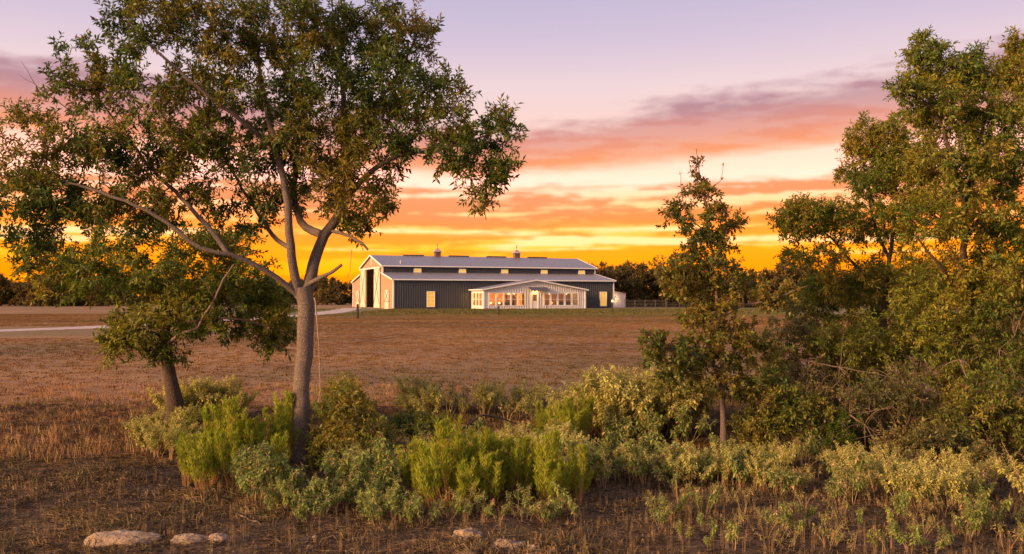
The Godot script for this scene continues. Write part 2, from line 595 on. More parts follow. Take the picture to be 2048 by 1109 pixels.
func make_grass() -> void:
	var near := []
	var field := []
	var rusty := []
	var lawn := []
	for k in 21000:
		var d := sqrt(rng.randf_range(4.2 * 4.2, 13.5 * 13.5))
		var x := rng.randf_range(-0.82, 0.82) * d
		var n := patch_noise.get_noise_2d(x * 4.0, d * 4.0)
		if n < rng.randf_range(-0.45, 0.25):
			continue
		if x < -1.2 and d > 8.8 and rng.randf() < 0.5:
			continue
		var h := rng.randf_range(0.03, 0.085) * (1.0 + maxf(n, 0.0))
		var b := Basis(Vector3.UP, rng.randf() * TAU).scaled(Vector3(1.5 * h, h, 1.5 * h))
		var c := Color(0.16, 0.108, 0.05).lerp(Color(0.32, 0.215, 0.1), rng.randf())
		if rng.randf() < 0.12:
			c = Color(0.14, 0.14, 0.05)
		near.append([Transform3D(b, Vector3(x, height(x, -d) - 0.004, -d)), c])
	for k in 6500:
		var d := sqrt(rng.randf_range(8.3 * 8.3, 15.5 * 15.5))
		var x := rng.randf_range(-0.64, -0.05) * d
		var n := patch_noise.get_noise_2d(x * 3.0 + 9.0, d * 3.0)
		if x > -2.4 and d < 10.5:
			continue
		if n < rng.randf_range(-0.4, 0.35):
			continue
		var h := (0.05 + 0.15 * pow(rng.randf(), 2.5)) * (1.1 if d < 11.0 else 0.75)
		var b := Basis(Vector3.UP, rng.randf() * TAU).scaled(Vector3(0.8 * h, h, 0.8 * h))
		var c := Color(0.4, 0.19, 0.09).lerp(Color(0.42, 0.29, 0.11), rng.randf())
		rusty.append([Transform3D(b, Vector3(x, height(x, -d) - 0.004, -d)), c])
	for k in 150000:
		var d := sqrt(rng.randf_range(11.0 * 11.0, 80.0 * 80.0))
		var x := rng.randf_range(-0.76, 0.76) * d
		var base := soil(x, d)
		var n := patch_noise.get_noise_2d(x * 2.0, d * 2.0)
		if n < rng.randf_range(-0.9, -0.1):
			continue
		if Vector2(x + 22.5, (d - 38.0) * 1.5).length() < 12.0 and d > 33.0 and d < 50.0 and rng.randf() < 0.97:
			continue
		var h := rng.randf_range(0.02, 0.05)
		var b := Basis(Vector3.UP, rng.randf() * TAU).scaled(Vector3(2.6 * h, h, 2.6 * h))
		var c := base * rng.randf_range(0.85, 1.22)
		c.a = 1.0
		field.append([Transform3D(b, Vector3(x, height(x, -d) - 0.004, -d)), c])
	for k in 9000:
		var d := rng.randf_range(78.0, 113.0)
		var x := rng.randf_range(-0.25, 0.3) * d
		var h := rng.randf_range(0.06, 0.16)
		# keep off the barn's own floor
		var q := Vector2(x + 14.8, d - 112.4)
		if q.x * -0.373 + q.y * 0.928 > (-4.9 if q.x * 0.928 + q.y * 0.373 > 10.0 and q.x * 0.928 + q.y * 0.373 < 25.0 else -0.3):
			continue
		if absf(x + 18.0) < 3.0:
			continue
		var base := soil(x, d)
		var b := Basis(Vector3.UP, rng.randf() * TAU).scaled(Vector3(3.0 * h, h, 3.0 * h))
		var c := base * rng.randf_range(0.8, 1.4)
		c.a = 1.0
		lawn.append([Transform3D(b, Vector3(x, -0.004, -d)), c])
	var m := leafy(Color(0.35, 0.3, 0.2), 0.8)
	var bits := []
	for k in 50000:
		var d := sqrt(rng.randf_range(4.2 * 4.2, 12.5 * 12.5))
		var x := rng.randf_range(-0.82, 0.82) * d
		var h := rng.randf_range(0.5, 1.2)
		var b := Basis(Vector3.UP, rng.randf() * TAU) * Basis(Vector3.RIGHT, rng.randf_range(-0.4, 0.4)) * Basis(Vector3.BACK, rng.randf_range(-0.4, 0.4))
		var c := Color(0.08, 0.052, 0.03).lerp(Color(0.32, 0.21, 0.1), pow(rng.randf(), 2.2))
		if rng.randf() < 0.1:
			c = Color(0.035, 0.024, 0.018)
		bits.append([Transform3D(b.scaled(Vector3(h, h, h)), Vector3(x, height(x, -d) + 0.008, -d)), c])
	var lg := Geo.new()
	for k in 9:
		var a := rng.randf() * TAU
		var dd := Vector3(cos(a), rng.randf_range(-0.1, 0.25), sin(a)).normalized()
		lg.leaf(Vector3(rng.randf_range(-0.06, 0.06), 0, rng.randf_range(-0.06, 0.06)), dd, Vector3.UP, rng.randf_range(0.015, 0.06), rng.randf_range(0.0025, 0.009), Color.WHITE * rng.randf_range(0.7, 1.2), 0.3)
	scatter("leaf_litter", "dead leaves and broken straw lying on the foreground soil", lg.mesh(), bits, m)
	scatter("dry_grass", "short dry brown grass over the dark foreground soil", tuft(16, 0.7, 1.3, 3, 0.05), near, m)
	scatter("rusty_grass", "taller rust and straw coloured grass left of the trees", tuft(14, 0.5, 0.9, 8, 0.03), rusty, m)
	scatter("field_stubble", "mown brown stubble covering the open field", tuft(12, 0.9, 0.8, 5, 0.12), field, m)
	scatter("lawn_grass", "short green grass along the front of the barn", tuft(10, 0.9, 0.7, 6, 0.12), lawn, m)

# ---------------------------------------------------------------- low plants
func croton(called: String, seed_value: int, tall: float, stems: int, kind: int) -> Node3D:
	# kind 0: fine pale sage; 1: broad drooping blue-green; 2: sparse and half dry
	var root := Node3D.new()
	root.name = called
	var g := Geo.new()
	var s := Geo.new()
	rng.seed = seed_value
	var long: float = [0.034, 0.053, 0.044][kind]
	var wide: float = [0.36, 0.4, 0.34][kind]
	var lo: Color = [Color(0.36, 0.36, 0.085), Color(0.15, 0.205, 0.04), Color(0.21, 0.21, 0.05)][kind]
	var hi: Color = [Color(0.6, 0.56, 0.16), Color(0.36, 0.4, 0.1), Color(0.42, 0.34, 0.09)][kind]
	var plant := rng.randf_range(-0.25, 0.25)
	for k in stems:
		var a := rng.randf() * TAU
		var out := Vector3(cos(a), 0, sin(a))
		var h := tall * rng.randf_range(0.55, 1.0)
		var p0 := out * 0.03
		var p3 := out * rng.randf_range(0.05, 0.2) + Vector3(0, h, 0)
		var line := curve([p0, p0.lerp(p3, 0.4) - out * 0.02 + rand_dir() * 0.02, p3], 0.05)
		var rr := PackedFloat32Array()
		for q in line.size():
			rr.append(lerpf(0.0035, 0.0015, q / float(line.size())))
		s.tube(line, rr, 4, Color(0.32, 0.18, 0.08).lerp(Color(0.4, 0.28, 0.16), rng.randf()))
		var tops := [[line[int(line.size() * 0.6)], p3]]
		for q in ([10, 6, 3][kind] + rng.randi() % 3):
			var f := line[int(line.size() * rng.randf_range(0.4 if kind == 0 else 0.5, 0.9))]
			var d := (out.rotated(Vector3.UP, rng.randf_range(-2, 2)) * 0.75 + Vector3.UP * 0.8).normalized()
			tops.append([f, f + d * tall * rng.randf_range(0.14, 0.32)])
		for t in tops:
			var a0: Vector3 = t[0]
			var a1: Vector3 = t[1]
			var dd := (a1 - a0).normalized()
			s.tube(PackedVector3Array([a0, a1]), PackedFloat32Array([0.002, 0.0012]), 3, Color(0.3, 0.2, 0.1))
			var turn := rng.randf() * TAU
			var cnt: int = [18, 11, 7][kind]
			var dead: bool = rng.randf() < [0.03, 0.06, 0.22][kind]
			for q in cnt:
				var w := q / float(cnt - 1)
				turn += 2.4
				var o := dd.cross(Vector3(0.2, 0.3, 0.9)).normalized().rotated(dd, turn)
				var fall := -0.6 if kind == 1 else -0.3
				var ld := (o * lerpf(1.0, 0.55, w) + Vector3(0, lerpf(fall, 0.4, w), 0) + rand_dir() * 0.35).normalized()
				var col := lo.lerp(hi, clampf(0.45 + plant + rng.randf_range(-0.4, 0.4), 0, 1))
				if dead or rng.randf() < 0.05:
					col = Color(0.36, 0.22, 0.08).lerp(Color(0.5, 0.36, 0.17), rng.randf())
				var l := long * lerpf(1.15, 0.6, w) * rng.randf_range(0.6, 1.2)
				g.leaf(a0.lerp(a1, 0.2 + 0.8 * w), ld, (Vector3.UP + rand_dir() * 0.6).normalized(), l, l * wide, col, 0.2)
	part(s, "stems", M.stem, root)
	part(g, "foliage", M.croton, root)
	return root

func feather(called: String, seed_value: int, tall: float) -> Node3D:
	var root := Node3D.new()
	root.name = called
	var g := Geo.new()
	var s := Geo.new()
	rng.seed = seed_value
	for k in 13:
		var a := rng.randf() * TAU
		var out := Vector3(cos(a), 0, sin(a))
		var h := tall * rng.randf_range(0.45, 1.0)
		var p0 := out * 0.02
		var p3 := out * rng.randf_range(0.04, 0.15) + Vector3(0, h, 0)
		var line := curve([p0, p0.lerp(p3, 0.5), p3], 0.05)
		var rr := PackedFloat32Array()
		for q in line.size():
			rr.append(lerpf(0.003, 0.0012, q / float(line.size())))
		s.tube(line, rr, 3, Color(0.3, 0.15, 0.05))
		var tint := rng.randf_range(-0.4, 0.4)
		for q in 110:
			var w := rng.randf()
			w = 0.3 + 0.7 * sqrt(w)
			var f := w * (line.size() - 1)
			var p := line[int(f)].lerp(line[mini(int(f) + 1, line.size() - 1)], f - int(f))
			var reach := lerpf(0.085, 0.02, pow((w - 0.3) / 0.7, 2.0))
			var d := (rand_dir() * Vector3(1, 0.3, 1) * 0.75 + Vector3.UP * 0.95).normalized()
			var c := Color(0.18, 0.27, 0.015).lerp(Color(0.4, 0.42, 0.03), clampf(0.5 + tint + rng.randf_range(-0.3, 0.3), 0, 1))
			if rng.randf() < 0.07:
				c = Color(0.38, 0.22, 0.05)
			p += Vector3(rng.randf_range(-1, 1), rng.randf_range(-0.3, 0.6), rng.randf_range(-1, 1)) * reach * 0.35
			g.leaf(p, d, rand_dir(), rng.randf_range(0.03, 0.065), 0.0055, c, 0.1)
	part(s, "stems", M.stem, root)
	part(g, "foliage", M.feather, root)
	return root

func sow(protos: Array, where: Array, label: String, category: String, group: String, size_lo: float, size_hi: float) -> void:
	for w in where:
		var p := on_ground(w[0], w[1])
		var src: Node3D = protos[rng.randi() % protos.size()]
		var k: float = rng.randf_range(size_lo, size_hi) * (w[2] if w.size() > 2 else 1.0)
		copy_of(src, p - Vector3(0, 0.01, 0), rng.randf() * TAU, Vector3(k * rng.randf_range(0.9, 1.2), k, k * rng.randf_range(0.9, 1.2)), label, category, group)

func spread_in(u0: float, v0: float, u1: float, v1: float, cnt: int, shape := 0) -> Array:
	var out := []
	while out.size() < cnt:
		var a := rng.randf_range(-1, 1)
		var b := rng.randf_range(-1, 1)
		if shape == 1 and a * a + b * b > 1.0:
			continue
		out.append([lerpf(u0, u1, a * 0.5 + 0.5), lerpf(v0, v1, b * 0.5 + 0.5)])
	return out

func make_low_plants() -> void:
	var sage := []
	var broad := []
	var dry := []
	for k in 5:
		sage.append(croton("sage_weed", 100 + k, 0.34 + 0.03 * (k % 3), 6 + k % 3, 0))
		broad.append(croton("croton_plant", 120 + k, 0.33 + 0.04 * (k % 3), 3 + k % 3, 1))
		dry.append(croton("straggly_weed", 140 + k, 0.32 + 0.05 * (k % 3), 3 + k % 2, 2))
	var cr := sage + broad + dry
	var fe := []
	for k in 6:
		fe.append(feather("feathery_weed", 200 + k, 0.46 + 0.05 * k))
	rng.seed = 77
	# feathery weeds
	sow(fe, spread_in(805, 980, 990, 1022, 24), "tall yellow-green feathery weed in the clump before the gully", "weed", "feathery clump before the gully", 0.7, 1.0)
	sow(fe, spread_in(985, 985, 1160, 1022, 22), "even-topped green feathery weed right of the tallest clump", "weed", "even-topped feathery clump", 0.58, 0.75)
	sow(fe, spread_in(362, 950, 465, 985, 10), "green feathery weed left of the big trunk's foot", "weed", "feathery clump left of the big trunk", 0.7, 0.9)
	sow(fe, spread_in(440, 925, 575, 968, 15), "olive feathery weed between the two left trunks", "weed", "olive feathery clump between left trunks", 0.7, 0.95)
	sow(fe, spread_in(1060, 878, 1190, 905, 12), "backlit feathery weed beside the pale mound", "weed", "feathery clump beside the pale mound", 0.6, 0.8)
	# crotons
	sow(broad, spread_in(545, 1000, 800, 1048, 34), "grey-green croton at the foot of the big grey trunk", "weed", "crotons at the big trunk's foot", 0.4, 0.68)
	sow(broad + dry, spread_in(800, 1028, 1180, 1056, 26), "small croton along the front of the feathery clump", "weed", "crotons in front of the feathery clump", 0.35, 0.62)
	sow(broad, spread_in(470, 955, 565, 1005, 12), "bluish croton just left of the big trunk", "weed", "crotons just left of the big trunk", 0.75, 1.0)
	sow(broad, spread_in(650, 950, 805, 1000, 16), "croton left of the tallest feathery clump before the dark shrub", "weed", "crotons before the dark shrub", 0.7, 0.95)
	sow(sage, spread_in(295, 870, 400, 925, 16), "pale croton round the small dark trunk", "weed", "crotons round the small dark trunk", 0.7, 1.0)
	sow(sage, spread_in(360, 838, 465, 852, 22), "yellow backlit croton behind the small dark trunk", "weed", "backlit crotons behind the small trunk", 1.2, 1.5)
	sow(sage + dry, spread_in(790, 818, 1080, 836, 34), "pale croton beyond the gully at the field's edge", "weed", "crotons beyond the gully", 0.7, 1.35)
	sow(sage, spread_in(1140, 850, 1400, 880, 66, 1), "pale croton in the tall golden mound left of the sapling", "weed", "crotons of the golden mound", 1.4, 1.85)
	sow(broad, spread_in(1220, 880, 1390, 896, 12), "darker croton in the shade at the golden mound's foot", "weed", "crotons at the golden mound's foot", 0.7, 1.0)
	sow(sage + broad, spread_in(1130, 940, 1430, 975, 40), "croton in the low band before the golden mound", "weed", "crotons before the golden mound", 0.65, 0.95)
	sow(sage + broad, spread_in(840, 905, 1150, 950, 34), "croton between the gully and the feathery clump", "weed", "crotons between gully and feathery clump", 0.65, 0.95)
	sow(sage + broad + dry, spread_in(1400, 925, 1580, 995, 24), "croton round the foot of the sapling", "weed", "crotons round the sapling's foot", 0.55, 0.9)
	sow(sage + broad + dry, spread_in(1580, 925, 1760, 995, 24), "croton in front of the small green juniper", "weed", "crotons before the juniper", 0.55, 0.9)
	sow(sage + dry, spread_in(1700, 940, 2060, 1025, 36), "croton along the foot of the right thicket", "weed", "crotons along the right thicket", 0.55, 0.95)
	sow(dry + broad, spread_in(1300, 1000, 1550, 1110, 20), "small croton in the dry grass below the sapling", "weed", "small crotons below the sapling", 0.3, 0.6)
	sow(dry + broad, spread_in(1550, 1005, 1800, 1110, 22), "small croton in the dry grass below the small juniper", "weed", "small crotons below the juniper", 0.3, 0.6)
	sow(dry + broad, spread_in(1800, 1020, 2060, 1110, 22), "small croton in the dry grass of the bottom right corner", "weed", "small crotons in the bottom right corner", 0.3, 0.65)
	for p in cr + fe:
		p.free()
	# dry upright stalks
	var stalks := []
	for k in 1500:
		var v := rng.randf_range(930, 1125)
		var u := rng.randf_range(-30, 2080)
		if u < 1200 and rng.randf() < 0.45:
			continue
		var p := on_ground(u, v)
		var h := rng.randf_range(0.06, 0.2)
		stalks.append([Transform3D(Basis(Vector3.UP, rng.randf() * TAU).scaled(Vector3(0.35 * h, h, 0.35 * h)), p), Color(0.36, 0.2, 0.08).lerp(Color(0.42, 0.3, 0.14), rng.randf())])
	scatter("dry_stalks", "thin upright straw stalks among the foreground weeds", tuft(5, 0.25, 0.25, 21, 0.02), stalks, leafy(Color(0.3, 0.25, 0.15), 0.8))

# ---------------------------------------------------------------- stones and dead wood
func stone(at: Vector3, size: Vector3, turn: float, label: String, seed_value: int, lumps := 0.28) -> void:
	var f := FastNoiseLite.new()
	f.seed = seed_value
	f.frequency = 0.9
	f.fractal_octaves = 4
	var g := Geo.new()
	var rings := 20
	var sides := 32
	for r in rings + 1:
		var th := PI * r / rings
		for s in sides:
			var ph := TAU * s / sides
			var d := Vector3(sin(th) * cos(ph), cos(th), sin(th) * sin(ph))
			var e := Vector3(signf(d.x) * pow(absf(d.x), 0.95), signf(d.y) * pow(absf(d.y), 0.9), signf(d.z) * pow(absf(d.z), 0.95))
			g.v.append(e * size * (1.0 + lumps * f.get_noise_3dv(d * 1.4) + 0.12 * f.get_noise_3dv(d * 5.0)))
			g.c.append(Color.WHITE)
	for r in rings + 1:
		for s in sides:
			var a := r * sides + s
			var dx := g.v[r * sides + (s + 1) % sides] - g.v[r * sides + (s + sides - 1) % sides]
			var dy := g.v[mini(r + 1, rings) * sides + s] - g.v[maxi(r - 1, 0) * sides + s]
			var nr := dx.cross(dy)
			nr = nr.normalized() if nr.length() > 1e-9 else Vector3.UP
			if nr.dot(g.v[a]) < 0.0:
				nr = -nr
			g.n.append(nr)
			if r < rings:
				var b := r * sides + (s + 1) % sides
				g.i.append(a); g.i.append(a + sides); g.i.append(b)
				g.i.append(b); g.i.append(a + sides); g.i.append(b + sides)
	var o := part(g, numbered("rock"), M.stone, self)
	o.scale.y = 0.78
	o.position = at + Vector3(0, size.y * 0.1, 0)
	o.rotation.y = turn
	tag(o, label, "rock", "limestone rocks in the foreground")

func dead_wood(label: String, lines: Array, col: Color, called := "dead_branch") -> void:
	var first: Vector3 = lines[0][0][0]
	var o := thing(called, label, "branch", first)
	var g := Geo.new()
	for l in lines:
		var pts := []
		for p in l[0]:
			pts.append(p - first)
		var c := curve(pts, 0.06)
		var r := PackedFloat32Array()
		for k in c.size():
			r.append(lerpf(l[1], l[2], k / float(c.size() - 1)))
			c[k] += rand_dir() * 0.006 * (0.0 if k == 0 else 1.0)
		g.tube(c, r, 6, col, 0.06)
	part(g, "wood", M.bark_grey, o)

func spots(list: Array) -> Array:
	var out := []
	for p in list:
		out.append(spot(p[0], p[1], p[2]))
	return out

# ---------------------------------------------------------------- barn
const BARN_AT := Vector3(-14.8, 0, -112.4)
const BARN_TURN := 0.3823

func bp(l: float, h: float, w: float) -> Vector3:
	return Vector3(l, h, -w)

# window in a wall that faces local n, with a frame, sash bars and panes; o = lower left corner, a = along, size w x h
func window(parent: Node, called: String, o: Vector3, a: Vector3, n: Vector3, w: float, h: float, cols: int, rows: int, trim: float, pane_m: Material, split := true) -> Node3D:
	var root := Node3D.new()
	root.name = called
	parent.add_child(root, true)
	var up := Vector3.UP
	var f := Geo.new()
	f.slab(o - n * 0.04, a * trim, up * h, n * 0.1)
	f.slab(o + a * (w - trim) - n * 0.04, a * trim, up * h, n * 0.1)
	f.slab(o + a * trim - n * 0.04, a * (w - 2 * trim), up * trim, n * 0.1)
	f.slab(o + a * trim + up * (h - trim) - n * 0.04, a * (w - 2 * trim), up * trim, n * 0.1)
	part(f, "frame", M.white, root)
	var iw := w - 2 * trim
	var ih := h - 2 * trim
	var i0 := o + a * trim + up * trim
	if split:
		var s := Geo.new()
		s.slab(i0 + up * (ih * 0.5 - 0.03) - n * 0.02, a * iw, up * 0.06, n * 0.06)
		part(s, "sash_rail", M.white, root)
	if cols > 1 or rows > 1:
		var s := Geo.new()
		for k in range(1, cols):
			s.slab(i0 + a * (iw * k / cols - 0.015) - n * 0.012, a * 0.03, up * ih, n * 0.035)
		for k in range(1, rows):
			if split and k * 2 == rows:
				continue
			s.slab(i0 + up * (ih * k / rows - 0.015) - n * 0.008, a * iw, up * 0.03, n * 0.027)
		part(s, "muntin", M.white, root)
	for k in (2 if split else 1):
		var hh := ih / (2 if split else 1)
		var p := Geo.new()
		p.quad(i0 + up * hh * k, i0 + a * iw + up * hh * k, i0 + a * iw + up * hh * (k + 1), i0 + up * hh * (k + 1), n)
		part(p, "pane", pane_m, root)
	return root

func omni(parent: Node, at: Vector3, energy: float, col: Color, size := 0.1) -> void:
	var l := OmniLight3D.new()
	l.name = "lamp_light"
	l.light_color = col.linear_to_srgb()
	l.light_energy = energy
	l.light_size = size
	l.omni_range = 30.0
	l.omni_attenuation = 2.0
	l.shadow_enabled = true
	parent.add_child(l, true)
	l.position = at

func ball(at: Vector3, r: Vector3) -> Geo:
	var g := Geo.new()
	for k in 9:
		for s in 12:
			var th := PI * k / 8.0
			var ph := TAU * s / 12.0
			var d := Vector3(sin(th) * cos(ph), cos(th), sin(th) * sin(ph))
			g.v.append(at + d * r); g.n.append(d); g.c.append(Color.WHITE)
	for k in 8:
		for s in 12:
			var a := k * 12 + s
			var b := k * 12 + (s + 1) % 12
			g.i.append(a); g.i.append(b); g.i.append(a + 12)
			g.i.append(b); g.i.append(b + 12); g.i.append(a + 12)
	return g

func make_barn() -> void:
	var L := 31.0
	var W := 24.0
	var barn := thing("barn", "large charcoal metal barn with pale roofs, two cupolas and open gable doors", "barn", BARN_AT, BARN_TURN)
	var N := Vector3(0, 0, 1)
	var G := Vector3(-1, 0, 0)
	# walls
	var g := Geo.new()
	g.ribbed(bp(0, -0.1, 0), bp(L, -0.1, 0), bp(L, 3.7, 0), bp(0, 3.7, 0), 0.31, 0.09, 0.035, N)
	var wall := part(g, "front_wall", M.charcoal, barn)
	wall.set_meta("label", "dark charcoal ribbed front wall")
	g = Geo.new()
	g.ribbed(bp(0, 4.5, 5.6), bp(L, 4.5, 5.6), bp(L, 5.66, 5.6), bp(0, 5.66, 5.6), 0.31, 0.09, 0.035, N)
	part(g, "clerestory_wall", M.charcoal, barn)
	g = Geo.new()
	g.ribbed(bp(L, -0.1, W), bp(0, -0.1, W), bp(0, 3.7, W), bp(L, 3.7, W), 0.31, 0.09, 0.035, -N)
	g.ribbed(bp(L, 4.5, 18.4), bp(0, 4.5, 18.4), bp(0, 5.66, 18.4), bp(L, 5.66, 18.4), 0.31, 0.09, 0.035, -N)
	part(g, "rear_wall", M.charcoal, barn)
	# gable end with the tall opening
	g = Geo.new()
	var ridge := func(w: float) -> float: return 5.6 + 1.56 * (1.0 - absf(w - 12.0) / 6.4)
	g.ribbed(bp(0, -0.1, 5.6), bp(0, -0.1, 0), bp(0, 3.68, 0), bp(0, 4.63, 5.6), 0.31, 0.09, 0.03, G)
	g.ribbed(bp(0, -0.1, 24), bp(0, -0.1, 18.4), bp(0, 4.63, 18.4), bp(0, 3.68, 24), 0.31, 0.09, 0.03, G)
	g.ribbed(bp(0, -0.1, 9.9), bp(0, -0.1, 5.6), bp(0, 5.3, 5.6), bp(0, 5.3, 9.9), 0.31, 0.09, 0.03, G)
	g.ribbed(bp(0, -0.1, 18.4), bp(0, -0.1, 15.0), bp(0, 5.3, 15.0), bp(0, 5.3, 18.4), 0.31, 0.09, 0.03, G)
	g.ribbed(bp(0, 5.3, 12), bp(0, 5.3, 5.6), bp(0, 5.6, 5.6), bp(0, 7.16, 12), 0.31, 0.09, 0.03, G)
	g.ribbed(bp(0, 5.3, 18.4), bp(0, 5.3, 12), bp(0, 7.16, 12), bp(0, 5.6, 18.4), 0.31, 0.09, 0.03, G)
	wall = part(g, "gable_wall", M.tan, barn)
	wall.set_meta("label", "pale tan gable end with the tall doorway")
	g = Geo.new()
	g.ribbed(bp(L, -0.1, 0), bp(L, -0.1, 12), bp(L, 5.7, 12), bp(L, 3.68, 0), 0.31, 0.09, 0.03, -G)
	g.ribbed(bp(L, -0.1, 12), bp(L, -0.1, 24), bp(L, 3.68, 24), bp(L, 5.7, 12), 0.31, 0.09, 0.03, -G)
	g.ribbed(bp(L, 4.0, 5.6), bp(L, 4.0, 12), bp(L, 7.16, 12), bp(L, 5.6, 5.6), 0.31, 0.09, 0.034, -G)
	g.ribbed(bp(L, 4.0, 12), bp(L, 4.0, 18.4), bp(L, 5.6, 18.4), bp(L, 7.16, 12), 0.31, 0.09, 0.034, -G)
	part(g, "far_gable_wall", M.tan, barn)
	# roofs
	var sl := func(a: Vector3, b: Vector3, c: Vector3, d: Vector3) -> Geo:
		var r := Geo.new()
		var nr := (b - a).cross(d - a).normalized()
		if nr.y < 0.0:
			nr = -nr
		r.ribbed(a, b, c, d, 0.62, 0.1, 0.03, nr)
		r.quad(a - nr * 0.07, b - nr * 0.07, c - nr * 0.07, d - nr * 0.07, -nr)
		return r
	part(sl.call(bp(-0.25, 5.62, 5.25), bp(L + 0.25, 5.62, 5.25), bp(L + 0.25, 7.26, 12), bp(-0.25, 7.26, 12)), "roof", M.roof, barn)
	part(sl.call(bp(-0.25, 5.62, 18.75), bp(L + 0.25, 5.62, 18.75), bp(L + 0.25, 7.26, 12), bp(-0.25, 7.26, 12)), "roof", M.roof, barn)
	part(sl.call(bp(-0.2, 3.74, -0.3), bp(L + 0.2, 3.74, -0.3), bp(L + 0.2, 4.74, 5.6), bp(-0.2, 4.74, 5.6)), "lean_to_roof", M.roof, barn)
	part(sl.call(bp(-0.2, 3.74, 24.3), bp(L + 0.2, 3.74, 24.3), bp(L + 0.2, 4.74, 18.4), bp(-0.2, 4.74, 18.4)), "lean_to_roof", M.roof, barn)
	# pale trim
	g = Geo.new()
	for x in [-0.28, L + 0.28]:
		g.bar(bp(x, 5.57, 5.2), bp(x, 7.21, 12), 0.08, 0.2)
		g.bar(bp(x, 5.57, 18.8), bp(x, 7.21, 12), 0.08, 0.2)
		g.bar(bp(x, 3.68, -0.33), bp(x, 4.68, 5.55), 0.08, 0.18)
		g.bar(bp(x, 3.68, 24.33), bp(x, 4.68, 18.45), 0.08, 0.18)
	g.bar(bp(-0.2, 5.56, 5.2), bp(L + 0.2, 5.56, 5.2), 0.1, 0.14)
	g.bar(bp(-0.15, 3.68, -0.34), bp(L + 0.15, 3.68, -0.34), 0.1, 0.14)
	part(g, "roof_trim", M.white, barn)
	for x in [-0.03, L + 0.03]:
		for q in [[-0.05, 3.6, -0.12, 0.07], [4.62, 5.5, -5.72, -5.53], [-0.05, 3.6, -24.07, -23.88]]:
			g = Geo.new()
			g.box(Vector3(x - 0.09, q[0], q[2]), Vector3(x + 0.09, q[1], q[3]))
			part(g, "corner_trim", M.white, barn)
	# the aisle seen through the doorway
	g = Geo.new()
	g.quad(bp(0.1, 0, 18.35), bp(L, 0, 18.35), bp(L, 5.6, 18.35), bp(0.1, 5.6, 18.35), N)
	var inner := part(g, "inner_wall", M.brown, barn)
	for k in 7:
		g = Geo.new()
		g.box(Vector3(0.12, 0.55 + k * 0.72, -18.34), Vector3(L - 0.1, 0.67 + k * 0.72, -18.22))
		part(g, "girt", M.dark_wood, inner)
	g = Geo.new()
	g.box(Vector3(0.02, -0.06, -18.3), Vector3(L - 0.05, 0.03, -5.7))
	part(g, "floor_slab", M.concrete, barn)
	for l in [4.0, 14.0]:  # unseen lamps, added to brighten the inner wall behind the doorway
		part(ball(bp(l, 4.9, 13.0), Vector3(0.2, 0.2, 0.2)), "added_aisle_lamp", M.bulb, barn)
		omni(barn, bp(l, 4.9, 13.0), 34.0, Color(1, 0.6, 0.3), 0.2)
	# track and the two tall sliding doors
	g = Geo.new()
	g.box(Vector3(-0.3, 5.32, -18.5), Vector3(-0.05, 5.5, -6.3))
	part(g, "door_track", M.white, barn)
	for w0 in [6.6, 15.05]:
		var d := Geo.new()
		d.box(Vector3(-0.2, 0.05, -w0 - 3.3), Vector3(-0.12, 5.3, -w0))
		var door := part(d, "sliding_door", M.cream, barn)
		var e := Geo.new()
		e.bar(bp(-0.225, 0.6, w0 + 0.1), bp(-0.225, 5.2, w0 + 3.2), 0.1, 0.045, Vector3(1, 0, 0))
		e.bar(bp(-0.228, 0.6, w0 + 3.2), bp(-0.228, 5.2, w0 + 0.1), 0.1, 0.045, Vector3(1, 0, 0))
		part(e, "cross_brace", M.brace, door)
	for w0 in [2.1, 19.6]:
		var d := Geo.new()
		d.box(Vector3(-0.12, 0.0, -w0 - 2.1), Vector3(-0.05, 2.4, -w0))
		var door := part(d, "side_door", M.cream, barn)
		var e := Geo.new()
		e.bar(bp(-0.14, 0.95, w0 + 0.1), bp(-0.14, 2.3, w0 + 2.0), 0.08, 0.04, Vector3(1, 0, 0))
		e.bar(bp(-0.143, 0.95, w0 + 2.0), bp(-0.143, 2.3, w0 + 0.1), 0.08, 0.04, Vector3(1, 0, 0))
		e.bar(bp(-0.14, 0.9, w0), bp(-0.14, 0.9, w0 + 2.1), 0.08, 0.04, Vector3(1, 0, 0))
		part(e, "cross_brace", M.brace, door)
	g = Geo.new()
	g.box(Vector3(-0.1, 5.95, -12.35), Vector3(-0.02, 6.75, -11.65))
	var vent := part(g, "gable_vent", M.white, barn)
	for k in 5:
		g = Geo.new()
		g.bar(bp(-0.12, 6.06 + k * 0.14, 12.28), bp(-0.12, 6.06 + k * 0.14, 11.72), 0.04, 0.05)
		part(g, "louvre", M.brace, vent)
	# lit windows
	for l in [4.67, 10.96, 17.08, 23.05, 28.9]:
		window(barn, "lit_clerestory_window", bp(l - 0.52, 4.74, 5.55), Vector3(1, 0, 0), N, 1.04, 0.58, 3, 2, 0.08, M.lit, false)
	for l in [4.3, 28.9]:
		window(barn, "lit_window", bp(l, 0.22, -0.05), Vector3(1, 0, 0), N, 1.06, 2.0, 2, 4, 0.09, M.lit2)
	# cupolas and ridge vents
	for l in [9.4, 21.5]:
		var c := Geo.new()
		c.box(Vector3(l - 0.4, 6.9, -12.4), Vector3(l + 0.4, 7.85, -11.6))
		var cup := part(c, "cupola", M.copper_dark, barn)
		for k in 4:
			c = Geo.new()
			c.box(Vector3(l - 0.3, 7.42 + k * 0.1, -11.605), Vector3(l + 0.3, 7.46 + k * 0.1, -11.565))
			part(c, "louvre", M.brace, cup)
		c = Geo.new()
		var top := bp(l, 8.5, 12)
		var q := [bp(l - 0.62, 7.85, 11.38), bp(l + 0.62, 7.85, 11.38), bp(l + 0.62, 7.85, 12.62), bp(l - 0.62, 7.85, 12.62)]
